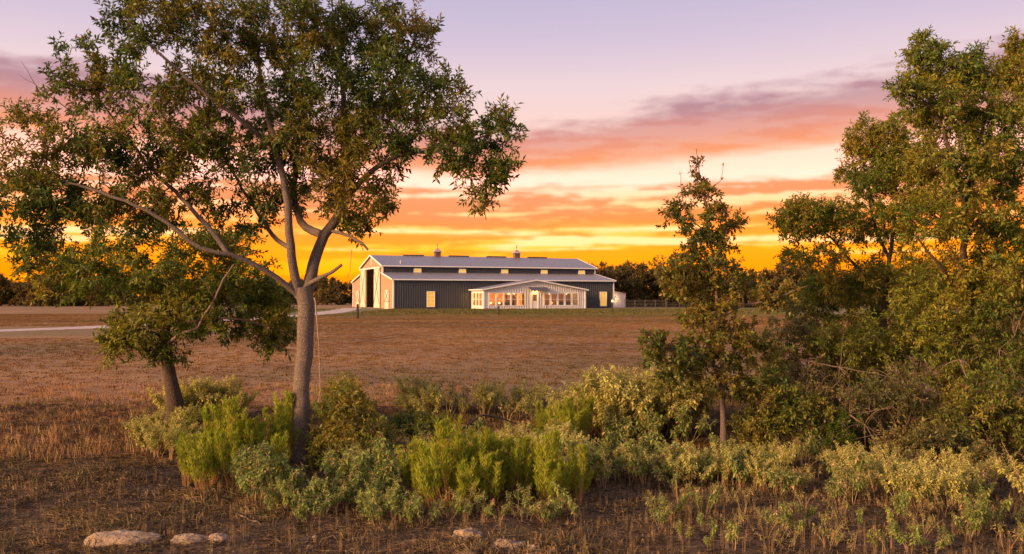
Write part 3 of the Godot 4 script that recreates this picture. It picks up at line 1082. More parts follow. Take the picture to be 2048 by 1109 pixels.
		for k in 4:
			var mid: Vector3 = (q[k] + q[(k + 1) % 4]) * 0.5
			c.tri(q[k], q[(k + 1) % 4], top, ((mid - bp(l, 7.85, 12)).normalized() + Vector3.UP * 0.9).normalized())
		c.quad(q[0], q[1], q[2], q[3], Vector3.DOWN)
		part(c, "cupola_roof", M.copper, cup)
		c = ball(bp(l, 8.72, 12), Vector3(0.08, 0.08, 0.08))
		c.tube(PackedVector3Array([bp(l, 8.45, 12), bp(l, 9.05, 12)]), PackedFloat32Array([0.03, 0.02]), 6)
		c.bar(bp(l - 0.2, 8.98, 12), bp(l + 0.2, 8.98, 12), 0.03, 0.06)
		part(c, "weather_vane", M.copper_dark, cup)
	for l in [5.9, 12.6, 18.3, 24.8]:
		var c := Geo.new()
		c.slab(bp(l - 1.5, 7.18, 12.3), Vector3(3.0, 0, 0), Vector3(0, 0.24, 0.3), Vector3(0, -0.02, 0.3))
		c.slab(bp(l - 1.5, 7.18, 11.7), Vector3(3.0, 0, 0), Vector3(0, 0.24, -0.3), Vector3(0, -0.02, -0.3))
		part(c, "ridge_vent", M.roof, barn)
	g = Geo.new()
	g.tube(PackedVector3Array([bp(2.6, 5.7, 6.6), bp(2.6, 6.35, 6.6)]), PackedFloat32Array([0.05, 0.05]), 8)
	part(g, "vent_pipe", M.white, barn)
	# lean-to at the far end
	var an := thing("side_shed", "small pale lean-to shed with a lit wall lamp at the barn's far end", "shed", BARN_AT + Basis(Vector3.UP, BARN_TURN) * bp(31.0, 0, 3.0), BARN_TURN)
	g = Geo.new()
	g.ribbed(bp(0.1, -0.1, 0), bp(3.5, -0.1, 0), bp(3.5, 2.05, 0), bp(0.1, 2.62, 0), 0.25, 0.06, 0.025, N)
	g.ribbed(bp(3.5, -0.1, 0), bp(3.5, -0.1, 5), bp(3.5, 2.05, 5), bp(3.5, 2.05, 0), 0.25, 0.06, 0.025, -G)
	g.ribbed(bp(0.1, -0.1, 5), bp(3.5, -0.1, 5), bp(3.5, 2.05, 5), bp(0.1, 2.62, 5), 0.25, 0.06, 0.025, -N)
	part(g, "wall", M.stone_white, an)
	part(sl.call(bp(0.06, 2.7, -0.2), bp(0.06, 2.7, 5.2), bp(3.7, 2.08, 5.2), bp(3.7, 2.08, -0.2)), "roof", M.roof, an)
	g = Geo.new()
	g.box(Vector3(3.42, -0.05, -0.02), Vector3(3.56, 2.0, 0.06))
	part(g, "corner_trim", M.white, an)
	part(ball(bp(1.9, 1.25, -0.2), Vector3(0.13, 0.16, 0.13)), "wall_lamp", M.bulb, an)
	omni(an, bp(1.9, 1.25, -0.45), 0.5, Color(1, 0.62, 0.28), 0.1)

func make_sunroom() -> void:
	var o := BARN_AT + Basis(Vector3.UP, BARN_TURN) * bp(10.3, 0, 0)
	var s := thing("sunroom", "low white gabled sunroom with rows of glowing windows on the barn's front", "sunroom", o, BARN_TURN)
	var N := Vector3(0, 0, 1)
	var G := Vector3(-1, 0, 0)
	var D := -4.7
	var Wd := 14.0
	var top := func(l: float) -> float: return 2.46 + 1.17 * (1.0 - absf(l - 7.0) / 7.0)
	var g := Geo.new()
	var wall := func(a: float, b: float, lo: float, hi: float) -> void:
		g.ribbed(bp(a, lo, D), bp(b, lo, D), bp(b, hi, D), bp(a, hi, D), 0.33, 0.1, 0.042, N)
	# front: sill, header, piers
	wall.call(0.0, 6.35, -0.1, 0.34)
	wall.call(7.45, 14.0, -0.1, 0.34)
	wall.call(0.0, 0.66, 0.34, 2.06)
	wall.call(5.62, 6.35, 0.34, 2.06)
	wall.call(7.45, 8.12, 0.34, 2.06)
	wall.call(13.1, 14.0, 0.34, 2.06)
	g.ribbed(bp(0, 2.06, D), bp(7, 2.06, D), bp(7, 3.63, D), bp(0, 2.46, D), 0.33, 0.1, 0.042, N)
	g.ribbed(bp(7, 2.06, D), bp(14, 2.06, D), bp(14, 2.46, D), bp(7, 3.63, D), 0.33, 0.1, 0.042, N)
	# sides
	g.ribbed(bp(0, -0.1, 0), bp(0, -0.1, D), bp(0, 0.34, D), bp(0, 0.34, 0), 0.33, 0.1, 0.042, G)
	g.ribbed(bp(0, 2.06, 0), bp(0, 2.06, D), bp(0, 2.46, D), bp(0, 2.46, 0), 0.33, 0.1, 0.042, G)
	g.ribbed(bp(0, 0.34, D + 0.55), bp(0, 0.34, D), bp(0, 2.06, D), bp(0, 2.06, D + 0.55), 0.33, 0.1, 0.042, G)
	g.ribbed(bp(0, 0.34, 0), bp(0, 0.34, -0.55), bp(0, 2.06, -0.55), bp(0, 2.06, 0), 0.33, 0.1, 0.042, G)
	g.ribbed(bp(14, -0.1, 0), bp(14, -0.1, D), bp(14, 2.46, D), bp(14, 2.46, 0), 0.33, 0.1, 0.042, -G)
	part(g, "wall", M.stone_white, s)
	# roof
	for k in 2:
		var r := Geo.new()
		var a := bp(-0.35 if k == 0 else 14.35, 2.46, 0.0)
		var b := bp(a.x, 2.46, D - 0.35)
		var c := bp(7, 3.7, D - 0.35)
		var d := bp(7, 3.7, 0.0)
		var nr := Vector3(-0.17 if k == 0 else 0.17, 0.98, 0).normalized()
		r.ribbed(a, b, c, d, 0.6, 0.08, 0.025, nr)
		r.quad(a - nr * 0.06, b - nr * 0.06, c - nr * 0.06, d - nr * 0.06, -nr)
		part(r, "roof", M.roof, s)
	g = Geo.new()
	g.bar(bp(-0.38, 2.4, D - 0.37), bp(7, 3.64, D - 0.37), 0.07, 0.16)
	g.bar(bp(14.38, 2.4, D - 0.37), bp(7, 3.64, D - 0.37), 0.07, 0.16)
	g.bar(bp(-0.37, 2.4, 0), bp(-0.37, 2.4, D - 0.3), 0.07, 0.13)
	g.bar(bp(14.37, 2.4, 0), bp(14.37, 2.4, D - 0.3), 0.07, 0.13)
	part(g, "roof_trim", M.white, s)
	for x in [-0.02, 14.02]:
		g = Geo.new()
		g.box(Vector3(x - 0.09, -0.05, -D - 0.1), Vector3(x + 0.09, 2.38, -D + 0.08))
		part(g, "corner_trim", M.white, s)
	# windows: five each side of the door
	for k in 5:
		window(s, "window", bp(0.66 + k * 0.992, 0.34, D + 0.0), Vector3(1, 0, 0), N, 0.985, 1.72, 1, 1, 0.1, M.pane)
		window(s, "window", bp(8.12 + k * 0.996, 0.34, D + 0.0), Vector3(1, 0, 0), N, 0.99, 1.72, 1, 1, 0.12, M.pane)
	for k in 3:
		window(s, "window", bp(0, 0.34, -0.55 - k * 1.2), Vector3(0, 0, 1), G, 1.195, 1.72, 1, 1, 0.07, M.pane)
	# door
	g = Geo.new()
	g.box(Vector3(6.38, 0.0, -D - 0.03), Vector3(6.5, 2.06, -D + 0.07))
	g.box(Vector3(7.3, 0.0, -D - 0.03), Vector3(7.42, 2.06, -D + 0.07))
	g.box(Vector3(6.5, 1.98, -D - 0.03), Vector3(7.3, 2.06, -D + 0.07))
	part(g, "door_frame", M.white, s)
	g = Geo.new()
	g.box(Vector3(6.5, 0.03, -D - 0.02), Vector3(7.3, 1.0, -D + 0.03))
	g.box(Vector3(6.5, 1.0, -D - 0.02), Vector3(6.62, 1.97, -D + 0.03))
	g.box(Vector3(7.18, 1.0, -D - 0.02), Vector3(7.3, 1.97, -D + 0.03))
	g.box(Vector3(6.62, 1.86, -D - 0.02), Vector3(7.18, 1.97, -D + 0.03))
	var door := part(g, "door", M.white, s)
	g = Geo.new()
	g.quad(bp(6.62, 1.0, D), bp(7.18, 1.0, D), bp(7.18, 1.86, D), bp(6.62, 1.86, D), N)
	part(g, "pane", M.pane, door)
	part(ball(bp(7.22, 0.95, D - 0.07), Vector3(0.035, 0.035, 0.035)), "handle", M.copper_dark, door)
	# awning on two brackets
	g = Geo.new()
	g.slab(bp(5.95, 2.72, D - 0.05), Vector3(2.5, 0, 0), Vector3(0, -0.45, 1.15), Vector3(0, 0.04, 0.02))
	var aw := part(g, "awning", M.awning, s)
	for x in [6.1, 8.2]:
		g = Geo.new()
		g.bar(bp(x, 2.1, D - 0.06), bp(x, 2.3, D - 1.05), 0.05, 0.05)
		part(g, "bracket", M.awning, aw)
	part(ball(bp(6.9, 2.16, D - 0.14), Vector3(0.09, 0.12, 0.09)), "porch_lamp", M.bulb, s)
	omni(s, bp(6.9, 2.1, D - 0.32), 0.55, Color(1, 0.55, 0.16), 0.08)
	# room
	g = Geo.new()
	g.box(Vector3(0.06, -0.08, 0.06), Vector3(13.94, 0.04, -D - 0.06))
	part(g, "floor_slab", M.brown, s)
	g = Geo.new()
	g.box(Vector3(0.05, 0.04, 0.05), Vector3(13.95, 2.44, 0.12))
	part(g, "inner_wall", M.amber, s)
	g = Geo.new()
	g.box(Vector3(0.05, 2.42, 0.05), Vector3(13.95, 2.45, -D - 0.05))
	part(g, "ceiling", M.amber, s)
	g = Geo.new()
	g.box(Vector3(6.0, 0.05, 0.12), Vector3(6.1, 2.4, 2.6))
	part(g, "partition", M.amber, s)
	for l in [[0.8, 2.4, 2.8], [4.3, 2.2, 2.4], [5.0, 2.3, 1.4], [10.2, 1.9, 0.7], [12.6, 2.0, 0.5]]:
		var p := bp(l[0], 1.95, -l[1])
		part(ball(p, Vector3(0.14, 0.14, 0.14)), "ceiling_lamp", M.bulb, s)
		omni(s, p, l[2] * 0.95, Color(1, 0.52, 0.11), 0.14)

func furniture() -> void:
	var B := Basis(Vector3.UP, BARN_TURN)
	var put := func(l: float, w: float) -> Vector3: return BARN_AT + B * Vector3(10.3 + l, 0.04, w)
	var n := 0
	for q in [[2.9, 3.2, "second left window of the sunroom"], [11.6, 3.4, "third window right of the sunroom door"]]:
		var t := thing("sofa", "dark brown sofa behind the " + q[2], "sofa", put.call(q[0], q[1]), BARN_TURN)
		var g := Geo.new()
		g.box(Vector3(-0.9, 0.0, -0.4), Vector3(0.9, 0.42, 0.4))
		part(g, "seat", M.leather, t)
		g = Geo.new()
		g.box(Vector3(-0.9, 0.42, 0.2), Vector3(0.9, 0.85, 0.42))
		part(g, "backrest", M.leather, t)
		for x in [-1.02, 0.9]:
			g = Geo.new()
			g.box(Vector3(x, 0.0, -0.4), Vector3(x + 0.12, 0.6, 0.4))
			part(g, "armrest", M.leather, t)
	for q in [[2.35, 3.9, "third left window of the sunroom"], [1.4, 3.4, "first left window of the sunroom"], [9.6, 3.8, "second window right of the sunroom door"]]:
		var t := thing("table_lamp", "glowing table lamp behind the " + q[2], "lamp", put.call(q[0], q[1]), BARN_TURN)
		var g := Geo.new()
		g.tube(PackedVector3Array([Vector3(0, 0, 0), Vector3(0, 0.45, 0)]), PackedFloat32Array([0.25, 0.25]), 12)
		g.tube(PackedVector3Array([Vector3(0, 0.45, 0), Vector3(0, 0.62, 0)]), PackedFloat32Array([0.05, 0.03]), 8)
		part(g, "stand", M.dark_wood, t)
		part(ball(Vector3(0, 0.7, 0), Vector3(0.17, 0.14, 0.17)), "lamp_shade", M.bulb, t)
		omni(t, Vector3(0, 0.7, 0), 0.5, Color(1, 0.55, 0.18), 0.12)
	var t := thing("potted_plant", "dark leafy potted plant behind the fourth left sunroom window", "plant", put.call(4.1, 3.9), BARN_TURN)
	var g := Geo.new()
	g.tube(PackedVector3Array([Vector3(0, 0, 0), Vector3(0, 0.35, 0)]), PackedFloat32Array([0.14, 0.2]), 10)
	part(g, "pot", M.brown, t)
	g = Geo.new()
	for k in 40:
		var d := (rand_dir() + Vector3.UP * 0.8).normalized()
		g.leaf(Vector3(0, 0.4, 0) + d * 0.1, d, rand_dir(), rng.randf_range(0.3, 0.55), 0.1, Color(0.04, 0.06, 0.02))
	part(g, "foliage", M.leaf_far, t)
	t = thing("shelf_unit", "dark shelf unit behind the window left of the sunroom door", "shelf", put.call(5.2, 0.45), BARN_TURN)
	for x in [-0.55, 0.5]:
		g = Geo.new()
		g.box(Vector3(x, 0, -0.2), Vector3(x + 0.05, 1.8, 0.15))
		part(g, "side_panel", M.dark_wood, t)
	for k in 4:
		g = Geo.new()
		g.box(Vector3(-0.5, 0.1 + k * 0.5, -0.2), Vector3(0.5, 0.14 + k * 0.5, 0.15))
		part(g, "shelf", M.dark_wood, t)

func post(called: String, label: String, at: Vector3, h: float, r: float, lamp: bool) -> void:
	var t := thing(called, label, "post", at)
	var g := Geo.new()
	g.tube(PackedVector3Array([Vector3(0, -0.1, 0), Vector3(0.01, h * 0.5, 0), Vector3(0, h, 0)]), PackedFloat32Array([r * 1.08, r, r * 0.96]), 10, Color(0.09, 0.07, 0.065), 0.04)
	g.tube(PackedVector3Array([Vector3(0, h - 0.002, 0), Vector3(0, h + 0.01, 0)]), PackedFloat32Array([r * 0.96, 0.002]), 10, Color(0.12, 0.09, 0.08))
	part(g, "shaft", M.bark, t)
	if lamp:
		part(ball(Vector3(0, h + 0.16, 0), Vector3(0.12, 0.14, 0.12)), "lamp_globe", M.bulb, t)
		omni(t, Vector3(0, h + 0.16, 0), 0.22, Color(1, 0.6, 0.25), 0.1)
		var c := Geo.new()
		c.tube(PackedVector3Array([Vector3(0, h + 0.29, 0), Vector3(0, h + 0.36, 0)]), PackedFloat32Array([0.17, 0.02]), 10)
		part(c, "cap", M.copper_dark, t)

func pipe_fence(label: String, a: Vector3, b: Vector3, h: float, rails: int, posts: int) -> void:
	var t := thing("pipe_fence", label, "fence", a)
	var d := b - a
	for k in posts:
		var p := d * (k / float(posts - 1))
		var g := Geo.new()
		var hh := h + (0.18 if k == 0 or k == posts - 1 else 0.0)
		g.tube(PackedVector3Array([p - Vector3(0, 0.1, 0), p + Vector3(0, hh, 0)]), PackedFloat32Array([0.045, 0.045]), 8)
		part(g, "post", M.pipe, t)
	for k in rails:
		var y := h * (k + 1) / rails - 0.05
		var g := Geo.new()
		g.tube(PackedVector3Array([Vector3(0, y, 0), d + Vector3(0, y, 0)]), PackedFloat32Array([0.02, 0.02]), 6)
		part(g, "rail", M.pipe, t)

# ---------------------------------------------------------------- woods
const OLIVE := [Color(0.06, 0.11, 0.02), Color(0.1, 0.16, 0.026), Color(0.17, 0.185, 0.028), Color(0.27, 0.2, 0.035)]
const YELLOW := [Color(0.11, 0.17, 0.024), Color(0.175, 0.23, 0.028), Color(0.28, 0.27, 0.032), Color(0.38, 0.28, 0.04)]
const GREYGREEN := [Color(0.1, 0.12, 0.035), Color(0.16, 0.17, 0.05), Color(0.23, 0.21, 0.065), Color(0.28, 0.21, 0.08)]

func make_trees() -> void:
	# --- the large tree
	rng.seed = 41
	var d := 8.32
	var t := thing("large_tree", "tall forked tree with a smooth grey trunk in the left foreground", "tree", spot(600, 925, d))
	t.position.y = height(t.position.x, t.position.z)
	grow(t, [
		limb([[600, 930], [601, 860], [605, 760], [610, 670], [613, 610], [606, 575]], d, 0.076, 0.074),
		limb([[610, 600], [622, 550, 0.05], [632, 510, 0.1], [650, 470, 0.1], [680, 425, 0.15], [695, 350, 0.25], [690, 250, 0.3], [682, 140, 0.35], [676, 30, 0.4]], d, 0.064, 0.012),
		limb([[598, 590], [584, 530, -0.05], [578, 450, -0.1], [572, 380, -0.1], [548, 280, 0.0], [524, 180, 0.1], [512, 60, 0.15]], d, 0.05, 0.011),
		limb([[602, 596], [556, 558, -0.1], [510, 530, -0.2], [460, 510, -0.3], [400, 497, -0.4], [350, 458, -0.45], [290, 420, -0.5], [200, 385, -0.5], [90, 352, -0.4]], d, 0.031, 0.007),
		limb([[455, 509, -0.3], [420, 460, -0.2], [360, 395, 0.0], [305, 340, 0.2], [245, 265, 0.3], [185, 180, 0.35]], d, 0.026, 0.008),
		limb([[650, 472, 0.1], [612, 455, 0.25], [594, 425, 0.4], [588, 370, 0.5], [600, 250, 0.7], [610, 120, 0.8]], d, 0.045, 0.01),
		limb([[690, 400, 0.2], [740, 345, 0.0], [800, 310, -0.1], [870, 300, -0.2], [930, 285, -0.2], [1000, 262, -0.2]], d, 0.034, 0.008),
		limb([[870, 300, -0.2], [925, 340, -0.25], [960, 390, -0.3], [972, 440, -0.3]], d, 0.012, 0.004),
		limb([[694, 330, 0.25], [745, 225, 0.3], [800, 140, 0.3], [838, 60, 0.3]], d, 0.026, 0.008),
		limb([[552, 300, 0.0], [480, 240, -0.3], [390, 170, -0.5], [310, 100, -0.5], [250, 35, -0.5]], d, 0.026, 0.008),
		limb([[585, 500, -0.1], [545, 470, 0.3], [500, 400, 0.6], [450, 320, 0.8], [400, 220, 0.9]], d, 0.026, 0.008),
		limb([[660, 462, 0.1], [700, 472, 0.0], [724, 488, -0.05], [736, 500, -0.05]], d, 0.02, 0.011),
		limb([[614, 570, 0.0], [640, 556, -0.08], [664, 543, -0.1], [683, 530, -0.12]], d, 0.024, 0.014),
	], [
		blob(290, 50, 80, 70, d - 0.3, 0.6, 26), blob(410, 45, 110, 70, d - 0.1, 0.8, 40), blob(560, 50, 130, 80, d + 0.2, 0.9, 54), blob(690, 60, 110, 80, d + 0.2, 0.9, 50), blob(800, 75, 75, 80, d + 0.2, 0.7, 30),
		blob(180, 165, 85, 80, d, 0.5, 28), blob(330, 180, 130, 90, d, 0.9, 46), blob(500, 180, 130, 90, d + 0.2, 1.0, 56), blob(650, 190, 130, 90, d + 0.2, 1.0, 60), blob(790, 190, 95, 90, d + 0.1, 0.8, 44), blob(880, 180, 50, 50, d, 0.4, 13),
		blob(55, 235, 48, 30, d - 0.2, 0.3, 6), blob(125, 285, 110, 50, d - 0.2, 0.5, 26), blob(40, 335, 45, 40, d - 0.3, 0.4, 10), blob(270, 300, 120, 60, d, 0.7, 40), blob(430, 300, 130, 65, d + 0.2, 0.9, 46), blob(600, 310, 140, 75, d + 0.2, 0.9, 56), blob(755, 290, 85, 60, d, 0.6, 32),
		blob(890, 255, 80, 50, d - 0.1, 0.5, 22), blob(1000, 250, 42, 42, d - 0.2, 0.3, 12), blob(930, 315, 75, 40, d - 0.2, 0.4, 18), blob(1000, 350, 40, 36, d - 0.3, 0.25, 10), blob(962, 405, 22, 34, d - 0.3, 0.2, 4),
		blob(80, 400, 90, 55, d - 0.3, 0.5, 32), blob(200, 410, 110, 55, d - 0.2, 0.6, 34), blob(330, 400, 110, 55, d, 0.6, 24), blob(60, 470, 50, 30, d - 0.3, 0.4, 10), blob(690, 390, 85, 50, d, 0.6, 24), blob(770, 400, 35, 45, d - 0.1, 0.3, 7), blob(560, 400, 60, 40, d + 0.3, 0.5, 12), blob(700, 450, 60, 30, d, 0.3, 9), blob(500, 440, 80, 40, d + 0.4, 0.5, 10),
	], {"cols": OLIVE, "shoots": 4, "shoot": 0.15, "per": 12, "long": 0.056, "slim": 0.36, "twig": 0.0022, "bark": Color(0.28, 0.22, 0.19), "twig_col": Color(0.13, 0.085, 0.06), "from": 1.9, "dense": 1.5, "dry": 0.03, "droop": 0.08, "up": 0.35}, M.bark, M.leaf)
	# --- the small dark tree behind it on the left
	rng.seed = 52
	d = 10.43
	t = thing("small_tree", "small dark-trunked bushy tree behind the crotons at the left", "tree", spot(350, 858, d))
	t.position.y = height(t.position.x, t.position.z)
	grow(t, [
		limb([[352, 862], [348, 800], [338, 740], [332, 690], [335, 640], [345, 580], [355, 500]], d, 0.1, 0.02),
		limb([[334, 690], [290, 640, 0.2], [230, 590, 0.3], [150, 545, 0.3], [90, 520, 0.2]], d, 0.035, 0.01),
		limb([[336, 650], [390, 600, 0.2], [450, 570, 0.4], [530, 600, 0.4]], d, 0.03, 0.01),
		limb([[334, 680], [280, 660, -0.3], [235, 690, -0.5]], d, 0.02, 0.008),
		limb([[336, 660], [400, 640, -0.4], [480, 640, -0.4], [550, 660, -0.3]], d, 0.022, 0.008),
	], [
		blob(120, 525, 80, 40, d + 0.2, 0.6, 26), blob(220, 545, 100, 60, d + 0.2, 0.8, 44), blob(340, 555, 110, 70, d, 0.9, 56), blob(460, 560, 90, 70, d + 0.2, 0.8, 44), blob(530, 600, 55, 60, d + 0.2, 0.6, 34), blob(552, 655, 38, 45, d + 0.1, 0.4, 20), blob(440, 635, 100, 50, d, 0.8, 36), blob(320, 650, 100, 50, d - 0.2, 0.8, 38), blob(235, 690, 40, 30, d - 0.4, 0.4, 12), blob(440, 480, 100, 40, d + 0.2, 0.7, 28), blob(260, 470, 100, 45, d + 0.2, 0.7, 28), blob(330, 700, 50, 20, d - 0.1, 0.4, 10), blob(70, 500, 40, 30, d + 0.2, 0.4, 8), blob(540, 690, 30, 15, d, 0.3, 4), blob(120, 585, 50, 20, d + 0.2, 0.4, 8),
	], {"cols": [Color(0.07, 0.125, 0.02), Color(0.13, 0.19, 0.026), Color(0.21, 0.24, 0.03), Color(0.3, 0.26, 0.04)], "shoots": 4, "shoot": 0.16, "per": 12, "long": 0.058, "slim": 0.4, "dense": 1.5, "bark": Color(0.15, 0.105, 0.08), "from": 0.9, "droop": 0.15}, M.bark, M.leaf)
	# --- sapling
	rng.seed = 63
	d = 8.86
	t = thing("sapling", "slender pale-stemmed sapling with upright whips in the right middle ground", "tree", spot(1449, 905, d))
	t.position.y = height(t.position.x, t.position.z)
	grow(t, [
		limb([[1449, 910], [1447, 850], [1445, 780], [1442, 700], [1434, 620], [1428, 540], [1420, 460], [1408, 390], [1398, 340], [1393, 298]], d, 0.029, 0.003),
		limb([[1421, 470], [1385, 440], [1365, 400], [1362, 348]], d, 0.008, 0.002),
		limb([[1410, 400], [1425, 375], [1442, 360], [1447, 332]], d, 0.007, 0.002),
		limb([[1404, 370], [1385, 350], [1378, 320]], d, 0.006, 0.002),
		limb([[1385, 440], [1345, 425], [1322, 415]], d, 0.006, 0.002),
		limb([[1428, 540], [1380, 520, 0.2], [1340, 520, 0.3]], d, 0.01, 0.003),
		limb([[1436, 640], [1490, 610, -0.2], [1540, 600, -0.3], [1615, 572, -0.4]], d, 0.014, 0.003),
		limb([[1443, 740], [1390, 710, -0.2], [1330, 700, -0.4], [1290, 680, -0.5]], d, 0.014, 0.003),
		limb([[1443, 720], [1490, 700, 0.2], [1530, 690, 0.3]], d, 0.012, 0.003),
	], [
		blob(1396, 345, 12, 24, d, 0.08, 5), blob(1392, 380, 22, 30, d, 0.12, 9), blob(1365, 410, 20, 20, d, 0.15, 7), blob(1425, 400, 28, 30, d, 0.2, 14), blob(1415, 455, 60, 34, d, 0.3, 34), blob(1345, 435, 30, 28, d, 0.2, 12), blob(1470, 455, 24, 26, d, 0.2, 11), 
		blob(1418, 495, 60, 26, d, 0.3, 28), blob(1395, 535, 85, 36, d, 0.4, 60), blob(1430, 655, 60, 30, d, 0.3, 22), blob(1365, 565, 55, 36, d + 0.1, 0.3, 36), blob(1445, 565, 60, 42, d, 0.4, 42), blob(1550, 590, 65, 28, d - 0.2, 0.3, 34), blob(1420, 630, 75, 34, d, 0.4, 40),
		blob(1345, 712, 64, 42, d - 0.2, 0.4, 60), blob(1425, 712, 90, 52, d, 0.5, 76), blob(1510, 690, 65, 45, d, 0.4, 50), blob(1375, 768, 78, 28, d - 0.1, 0.4, 36), blob(1480, 770, 55, 34, d, 0.4, 30), blob(1305, 692, 24, 32, d - 0.3, 0.2, 14),
	], {"cols": [Color(0.09, 0.13, 0.022), Color(0.15, 0.18, 0.026), Color(0.22, 0.21, 0.03), Color(0.3, 0.22, 0.04)], "shoots": 3, "shoot": 0.1, "per": 11, "long": 0.042, "slim": 0.55, "bark": Color(0.25, 0.18, 0.15), "from": 0.55, "dry": 0.14, "up": 0.35, "twig": 0.0013, "dense": 0.8, "whip": true}, M.bark, M.leaf)
	# --- two trees at the right
	rng.seed = 74
	d = 10.6
	t = thing("leaning_tree", "thin-trunked tree at the thicket's left edge, its lower limb reaching left", "tree", spot(1764, 853, d))
	t.position.y = height(t.position.x, t.position.z)
	grow(t, [
		limb([[1762, 858], [1766, 750], [1769, 650], [1776, 560], [1786, 470], [1792, 380], [1780, 300]], d, 0.055, 0.01),
		limb([[1774, 600], [1735, 560], [1700, 520, -0.2], [1655, 470, -0.3], [1600, 440, -0.3]], d, 0.028, 0.007),
		limb([[1780, 520], [1750, 450, 0.2], [1735, 380, 0.2], [1725, 310, 0.2]], d, 0.022, 0.007),
		limb([[1774, 610], [1800, 590], [1850, 590, -0.1]], d, 0.02, 0.006),
	], [
		blob(1600, 440, 45, 42, d - 0.3, 0.4, 26), blob(1655, 440, 55, 40, d - 0.2, 0.5, 24), blob(1740, 340, 60, 60, d + 0.1, 0.6, 36), blob(1725, 285, 42, 42, d + 0.1, 0.4, 22), blob(1800, 280, 60, 50, d, 0.6, 30), blob(1800, 370, 90, 70, d, 0.8, 50), blob(1750, 450, 85, 45, d, 0.7, 34), blob(1640, 510, 70, 25, d - 0.2, 0.5, 16), blob(1680, 570, 80, 40, d, 0.7, 30), blob(1800, 550, 90, 50, d, 0.8, 34), blob(1570, 455, 18, 30, d - 0.3, 0.2, 6),
	], {"cols": YELLOW, "shoots": 4, "shoot": 0.15, "per": 12, "long": 0.05, "slim": 0.38, "bark": Color(0.13, 0.09, 0.07), "from": 1.0, "dense": 1.9}, M.bark, M.leaf)
	rng.seed = 85
	d = 9.6
	t = thing("edge_tree", "tallest leafy tree rising at the right edge of the picture", "tree", spot(1935, 881, d))
	t.position.y = height(t.position.x, t.position.z)
	grow(t, [
		limb([[1936, 886], [1932, 760], [1926, 640], [1928, 500], [1940, 380], [1960, 280], [1985, 190]], d, 0.075, 0.012),
		limb([[1934, 430], [1905, 320, -0.2], [1880, 240, -0.3], [1845, 200, -0.4], [1790, 185, -0.4]], d, 0.03, 0.006),
		limb([[1950, 330], [1915, 220, 0.2], [1870, 140, 0.2], [1842, 85, 0.2]], d, 0.022, 0.006),
		limb([[1930, 480], [1990, 400, 0.3], [2060, 340, 0.4]], d, 0.03, 0.01),
		limb([[1928, 600], [1870, 520, -0.3], [1830, 470, -0.4]], d, 0.026, 0.008),
		limb([[1928, 620], [2000, 560, -0.2], [2070, 540, -0.3]], d, 0.026, 0.008),
	], [
		blob(1850, 120, 42, 45, d + 0.2, 0.3, 22), blob(1905, 150, 50, 34, d + 0.1, 0.5, 22), blob(1842, 80, 14, 16, d + 0.2, 0.15, 4), blob(1935, 112, 20, 14, d, 0.2, 4), blob(1995, 150, 70, 34, d, 0.5, 28), blob(2035, 95, 22, 18, d, 0.2, 5), blob(2060, 130, 50, 55, d, 0.5, 26), blob(1815, 180, 45, 18, d - 0.4, 0.25, 12), blob(1870, 215, 50, 45, d - 0.2, 0.5, 26), blob(1960, 230, 100, 65, d, 0.8, 54), blob(1900, 320, 90, 65, d - 0.1, 0.8, 52), blob(2020, 330, 80, 80, d, 0.8, 56), blob(1900, 430, 100, 70, d - 0.1, 0.8, 60), blob(2020, 470, 80, 70, d, 0.8, 54), blob(1950, 560, 100, 60, d - 0.1, 0.8, 50), blob(2070, 600, 60, 70, d, 0.7, 28),
	], {"cols": YELLOW, "shoots": 4, "shoot": 0.15, "per": 12, "long": 0.052, "slim": 0.38, "bark": Color(0.16, 0.11, 0.085), "from": 1.1, "dense": 1.9}, M.bark, M.leaf)

func bush(called: String, label: String, u: float, v: float, stems: int, lobes: Array, L: Dictionary, seed_value: int, leaves: Material) -> void:
	rng.seed = seed_value
	var at := on_ground(u, v)
	var far := -at.z
	var t := thing(called, label, "shrub", at)
	var limbs := []
	var bl := []
	for q in lobes:
		bl.append(blob(q[0], q[1], q[2], q[3], far + q[4], q[5], q[6]))
	for k in stems:
		var b: Array = bl[k % bl.size()]
		var foot := at + Vector3(rng.randf_range(-0.12, 0.12), -0.02, rng.randf_range(-0.08, 0.08))
		var head: Vector3 = b[0] + rand_dir() * b[1] * 0.4
		limbs.append([[foot, foot.lerp(head, 0.5) + Vector3(0, 0.08, 0) + rand_dir() * 0.06, head], 0.016, 0.004])
	grow(t, limbs, bl, L, M.bark, leaves)
	for o in t.get_children():
		if o.name == "trunk": o.name = "main_stem"

